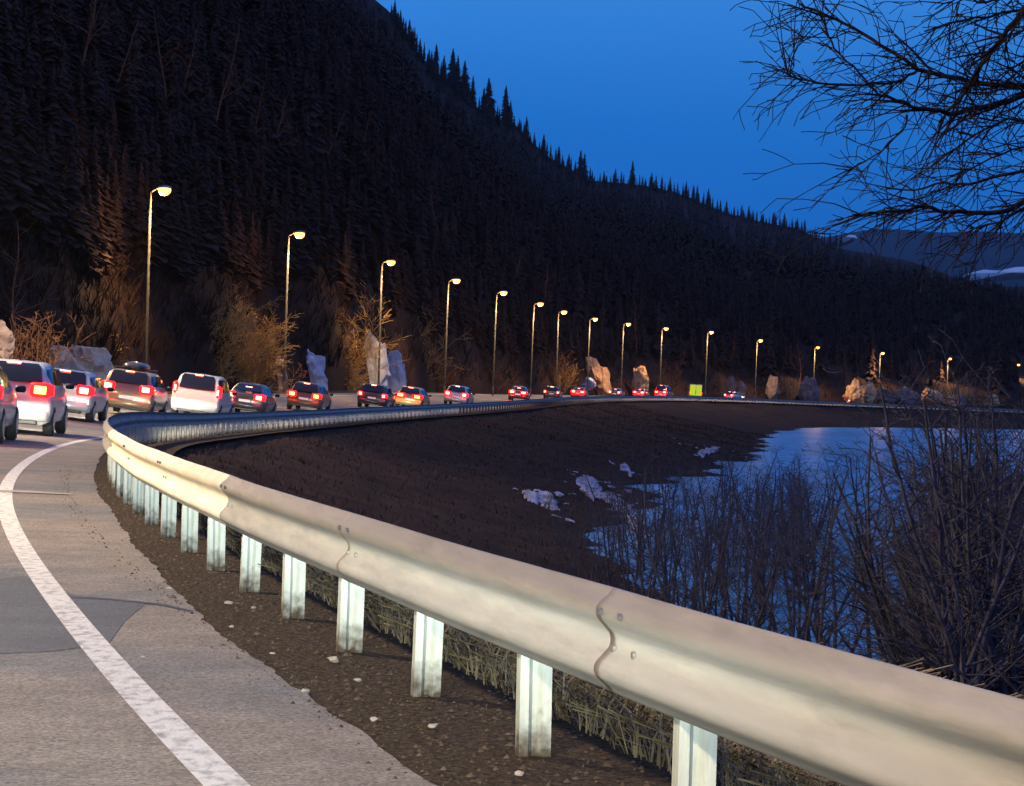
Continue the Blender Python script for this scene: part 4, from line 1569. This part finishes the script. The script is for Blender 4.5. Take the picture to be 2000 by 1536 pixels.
# skyline: the trees one can tell apart, then the smaller ones between them
SKY = [(745, 0, 30), (752, 22, 50), (775, 38, 56), (797, 75, 35), (815, 95, 40), (829, 86, 70), (845, 108, 40), (862, 95, 70), (872, 108, 55), (886, 118, 60), (903, 148, 50), (934, 152, 84),
       (925, 172, 60), (968, 168, 84), (978, 196, 50), (1010, 228, 45), (1045, 262, 55), (1075, 285, 45), (1095, 300, 35), (1118, 294, 60), (1126, 300, 50), (1165, 335, 26), (1187, 330, 34),
       (1220, 314, 58), (1258, 337, 36), (1295, 352, 20), (1325, 360, 30), (1348, 362, 30), (1370, 368, 36), (1406, 392, 32), (1436, 400, 36), (1450, 402, 34), (1475, 418, 24), (1500, 415, 28),
       (1520, 416, 30), (1545, 426, 30), (1560, 428, 34), (1610, 452, 26), (1622, 456, 24), (1632, 456, 24)]
for px, py, hpx in SKY:
    D = float(np.interp(px, rt, rid[:, 1])) - 10
    k = F / D
    q = unproj(px, py, D)
    hm = hpx / k * 1.15
    put_conifer((q.x, q.y, q.z - hm), hm, 'spruce standing out against the blue sky on the hill skyline', 'spruces on the skyline', 1.35)
for i in range(190):
    px = 738 + (1640 - 738) * ((i + rng.random()) / 190)
    D = float(np.interp(px, rt, rid[:, 1])) * rng.uniform(.975, 1.0)
    top = float(np.interp(px, tcol, np.interp(tcol, rt, rid[:, 2])))
    hm = rng.uniform(7.5, 14)
    X = (px - 1000) / F * D
    put_conifer((X, D, top - rng.uniform(4.5, 7) - 1), hm, 'small spruce merging into the dark hill skyline', 'small spruces along the skyline', .95)

# slope trees behind the lamps
used_s = set()
for i in range(34):
    px = [60, 130, 180, 245, 300, 340, 352, 470, 500, 590, 610, 690, 720, 850, 905, 940, 1000, 1060, 1120, 1170, 1240, 1280, 1350, 1420, 1500, 1560, 1650, 1700, 1800, 1880, 1950, 30, 400, 800][i]
    s = solve_px(px, 20) if px > 40 else S0 + 108
    u = rng.uniform(20, 34)
    x, y, _ = at(s, u)
    X = (px - 1000) / F * float(y)
    v = float(np.clip((u - 13) / 1400, .004, 1))
    # ground height: nearest hill vertex
    dd = (HV[:, :40, 0] - X)**2 + (HV[:, :40, 1] - float(y))**2
    a, c = np.unravel_index(int(np.argmin(dd)), dd.shape)
    gz = HV[a, c, 2]
    if i % 3 == 0:
        put_conifer((X, float(y), gz - .5), rng.uniform(8, 14), 'dark spruce on the slope just behind the street lamps', 'spruces behind the street lamps', 1.0)
    else:
        pk = rng.randrange(3)
        src = sl_protos[pk]
        o = src if pk not in used_s else copy_tree(src)
        used_s.add(pk)
        s_ = rng.uniform(.7, 1.15)
        o.location = (X, float(y), gz - .3)
        o.scale = (s_, s_, s_)
        o.rotation_euler = (0, 0, rng.uniform(0, 6.28))
        tag(o, 'thin bare tree on the slope just behind the street lamps', 'tree', 'bare trees behind the street lamps')
for k_ in range(3):
    if k_ not in used_s:
        for ch in list(sl_protos[k_].children):
            bpy.data.objects.remove(ch)
        bpy.data.objects.remove(sl_protos[k_])
for k_ in range(5):
    if k_ not in cu:
        for ch in list(con[k_].children):
            bpy.data.objects.remove(ch)
        bpy.data.objects.remove(con[k_])

# the forest as one mass over the hillside
def unit_tree(sd_, layers, per, rad):
    V_, F_ = conifer_mesh(sd_, 15.0, rad, layers, per)
    return [np.array(V_) / 15.0, np.array(F_)]


LOD = [unit_tree(90 + k_, 13, 7, 2.6 + .4 * k_) for k_ in range(3)]
LODN = [unit_tree(80 + k_, 28, 13, 2.5 + .4 * k_) for k_ in range(3)]


def forest(name, n, v0, v1, vp, lod, label, seed):
    rr_ = random.Random(seed)
    allV, allF, cnt = [], [], 0
    for i in range(n):
        px = rr_.uniform(-250, 2450)
        v = v0 + (v1 - v0) * rr_.random()**vp
        q = hill_pt(px, v)
        h_ = rr_.uniform(7, 13.5) * min(1, .45 + v * 3)
        if v > .93:
            h_ *= .55
        V0, F0 = lod[rr_.randrange(3)]
        a = rr_.uniform(0, 6.28)
        c_, s_ = math.cos(a), math.sin(a)
        W_ = V0 * h_
        W_[:, :2] *= rr_.uniform(1.0, 1.55)
        allV.append(np.stack([W_[:, 0] * c_ - W_[:, 1] * s_ + q.x, W_[:, 0] * s_ + W_[:, 1] * c_ + q.y, W_[:, 2] + q.z - .6], 1))
        allF.append(F0 + cnt)
        cnt += len(V0)
    fo = mesh_np(name, np.concatenate(allV), np.concatenate(allF), M['needle'])
    tag(fo, label, 'forest', kind='stuff')


forest('forest', 15000, .10, .99, .95, LOD, 'dark spruce forest covering the whole upper hillside', 1)
forest('forest', 4200, .011, .14, 1.15, LODN, 'dark spruce forest on the lower slope above the street lamps', 2)

# twiggy undergrowth on the foot of the slope
tw = Twigs()
rr_ = random.Random(8)
for i in range(5200):
    px = rr_.uniform(-250, 2300)
    v = .0015 + .05 * rr_.random()**1.4
    q = hill_pt(px, v)
    for _ in range(5):
        d = Vector((rr_.gauss(0, .45), rr_.gauss(0, .45), 1)).normalized()
        h_ = rr_.uniform(.5, 2.2)
        p1 = q + d * h_ * .5
        d2 = (d + Vector((rr_.gauss(0, .4), rr_.gauss(0, .4), .2))).normalized()
        tw.seg(q, p1, .03, .022)
        tw.seg(p1, p1 + d2 * h_ * .5, .022, .01)
        d3 = (d + Vector((rr_.gauss(0, .6), rr_.gauss(0, .6), .1))).normalized()
        tw.seg(p1, p1 + d3 * h_ * .45, .018, .01)
o = tw.build('undergrowth', M['bark_dim'], None, 3)
tag(o, 'tangled dark undergrowth along the foot of the slope', 'undergrowth', kind='stuff')

# ------------------------------------------------------------------ dry grass and brushwood
def blades(name, n, sfun, ufun, hfun, m, wid=.006, seed=3, lie=.5):
    r_ = np.random.default_rng(seed)
    V, Fa = [], []
    for i in range(n):
        s = sfun(r_)
        u = ufun(r_, s)
        x, y, _ = at(s, u)
        z = z_bank(s, u) if u < -.5 else float(np.interp(s, S, ZR)) - .03
        if z < LAKE_Z + .02:
            continue
        h = hfun(r_, s)
        a = r_.uniform(0, 6.28)
        ln = r_.uniform(.2, lie + .4)
        w = wid * r_.uniform(.6, 1.5) * (1 + (s - S0) * .025)
        bx_, by_ = math.cos(a) * ln * h, math.sin(a) * ln * h
        px_, py_ = -math.sin(a + r_.normal(0, .5)) * w, math.cos(a) * w
        b0 = len(V)
        V += [(x - px_, y - py_, z - .02), (x + px_, y + py_, z - .02), (x + bx_ * .4 + px_ * .8, y + by_ * .4 + py_ * .8, z + h * .6), (x + bx_ * .4 - px_ * .8, y + by_ * .4 - py_ * .8, z + h * .6),
              (x + bx_ + px_ * .2, y + by_ + py_ * .2, z + h * .82), (x + bx_ - px_ * .2, y + by_ - py_ * .2, z + h * .8)]
        Fa += [(b0, b0 + 1, b0 + 2, b0 + 3), (b0 + 3, b0 + 2, b0 + 4, b0 + 5)]
    return mesh_np(name, V, Fa, M[m])


g = blades('grass', 60000, lambda r_: S0 + 3 + 34 * r_.random()**1.3, lambda r_, s: -.45 - abs(r_.normal(0, 1.6)), lambda r_, s: r_.uniform(.06, .30), 'grass', .0028, 3, 1.1)
tag(g, 'dry matted grass behind the posts of the guard rail', 'grass', kind='stuff')
g = blades('verge_grass', 9000, lambda r_: S0 + 4 + 40 * r_.random()**1.2, lambda r_, s: r_.choice([-.2, .44, .44]) + r_.normal(0, .06), lambda r_, s: r_.uniform(.01, .045), 'grass_dark', .0022, 4, 1.2)
tag(g, 'short dry grass sprouting between the asphalt edge and the posts', 'grass', kind='stuff')
g = blades('brushwood', 52000, lambda r_: S0 + 25 + 300 * r_.random()**1.1, lambda r_, s: -1.0 - 20 * r_.random(), lambda r_, s: r_.uniform(.05, .20), 'brush', .003, 5, 1.6)
tag(g, 'low dark brushwood covering the bank between rail and lake', 'brushwood', kind='stuff')

r_ = np.random.default_rng(12)
V, Fa = [], []
for i in range(6000):
    s = S0 + 4 + 34 * r_.random()**1.5
    u = float(r_.choice([.42, .1, -.3, .1])) + r_.normal(0, .16)
    if u > .5:
        u = .47 + abs(r_.normal(0, .07))
    x, y, _ = at(s, u)
    z = float(np.interp(s, S, ZR)) + (.004 if u > .47 else -.004)
    q = abs(r_.normal(0, .006)) + .0035
    b0 = len(V)
    a = r_.uniform(0, 6.28)
    for k_ in range(4):
        V.append((x + math.cos(a + k_ * 1.57) * q * r_.uniform(.7, 1.4), y + math.sin(a + k_ * 1.57) * q * r_.uniform(.7, 1.4), z))
    V.append((x, y, z + q * .9))
    Fa += [(b0, b0 + 1, b0 + 4), (b0 + 1, b0 + 2, b0 + 4), (b0 + 2, b0 + 3, b0 + 4), (b0 + 3, b0, b0 + 4)]
g = mesh_np('gravel', V, Fa, M['pebble'])
tag(g, 'loose grit and pebbles scattered under the guard rail', 'gravel', kind='stuff')

# pale stones and scraps along the edge of the asphalt
STONES = [(345, 1153, .05), (620, 1357, .055), (672, 1296, .085), (460, 1181, .07), (510, 1191, .06), (716, 1332, .05), (748, 1408, .045), (868, 1424, .06), (470, 1229, .04), (1035, 1515, .05), (548, 1278, .035), (296, 1286, .03)]
near = ['beside the narrow posts of the bend', 'on the asphalt edge, the brightest one', 'lying flat right below a post foot', 'flat and long, left of a post foot', 'flat and long, right of the previous post foot',
        'in the dark dirt right of a post foot', 'small, on the boundary of the dirt', 'in the dirt left of the large post', 'small, on the asphalt border', 'nearest to the bottom picture edge', 'tiny, on the asphalt by the dirt', 'tiny, on the asphalt beside the white line']
for i, (px, py, r_) in enumerate(STONES):
    s, u = s_pix(px, py)
    x, y, z = at(s, u)
    me = rock_mesh(r_ * .8, r_ * .7, r_ * .28, i * 2.1, ico=2)
    me.materials.append(M['pale_tan'])
    o = bpy.data.objects.new('pale_stone', me)
    COL.objects.link(o)
    o.location = (float(x), float(y), float(z) + .005)
    o.rotation_euler = (0, 0, i)
    tag(o, 'pale stone scrap ' + near[i], 'stone', 'pale scraps along the asphalt edge')
print('objects', len(bpy.data.objects))

# ------------------------------------------------------------------ thin evening haze
b = MB()
x0, x1, y0, y1, z0, z1 = -3500, 5000, -200, 8900, -10.5, 900
b.add([(x0, y0, z0), (x1, y0, z0), (x1, y1, z0), (x0, y1, z0), (x0, y0, z1), (x1, y0, z1), (x1, y1, z1), (x0, y1, z1)],
      [(3, 2, 1, 0), (4, 5, 6, 7), (0, 1, 5, 4), (1, 2, 6, 5), (2, 3, 7, 6), (3, 0, 4, 7)])
hm_ = bpy.data.materials.new('haze')
hm_.use_nodes = True
ht = hm_.node_tree
ht.nodes.remove(ht.nodes['Principled BSDF'])
pv = ht.nodes.new('ShaderNodeVolumePrincipled')
pv.inputs['Color'].default_value = (.75, .85, 1, 1)
pv.inputs['Density'].default_value = 2.6e-5
pv.inputs['Anisotropy'].default_value = 0.0
ht.links.new(pv.outputs[0], ht.nodes['Material Output'].inputs['Volume'])
hz_ = b.build('haze', hm_)
tag(hz_, 'thin bluish evening haze over the whole valley', 'haze', kind='stuff')
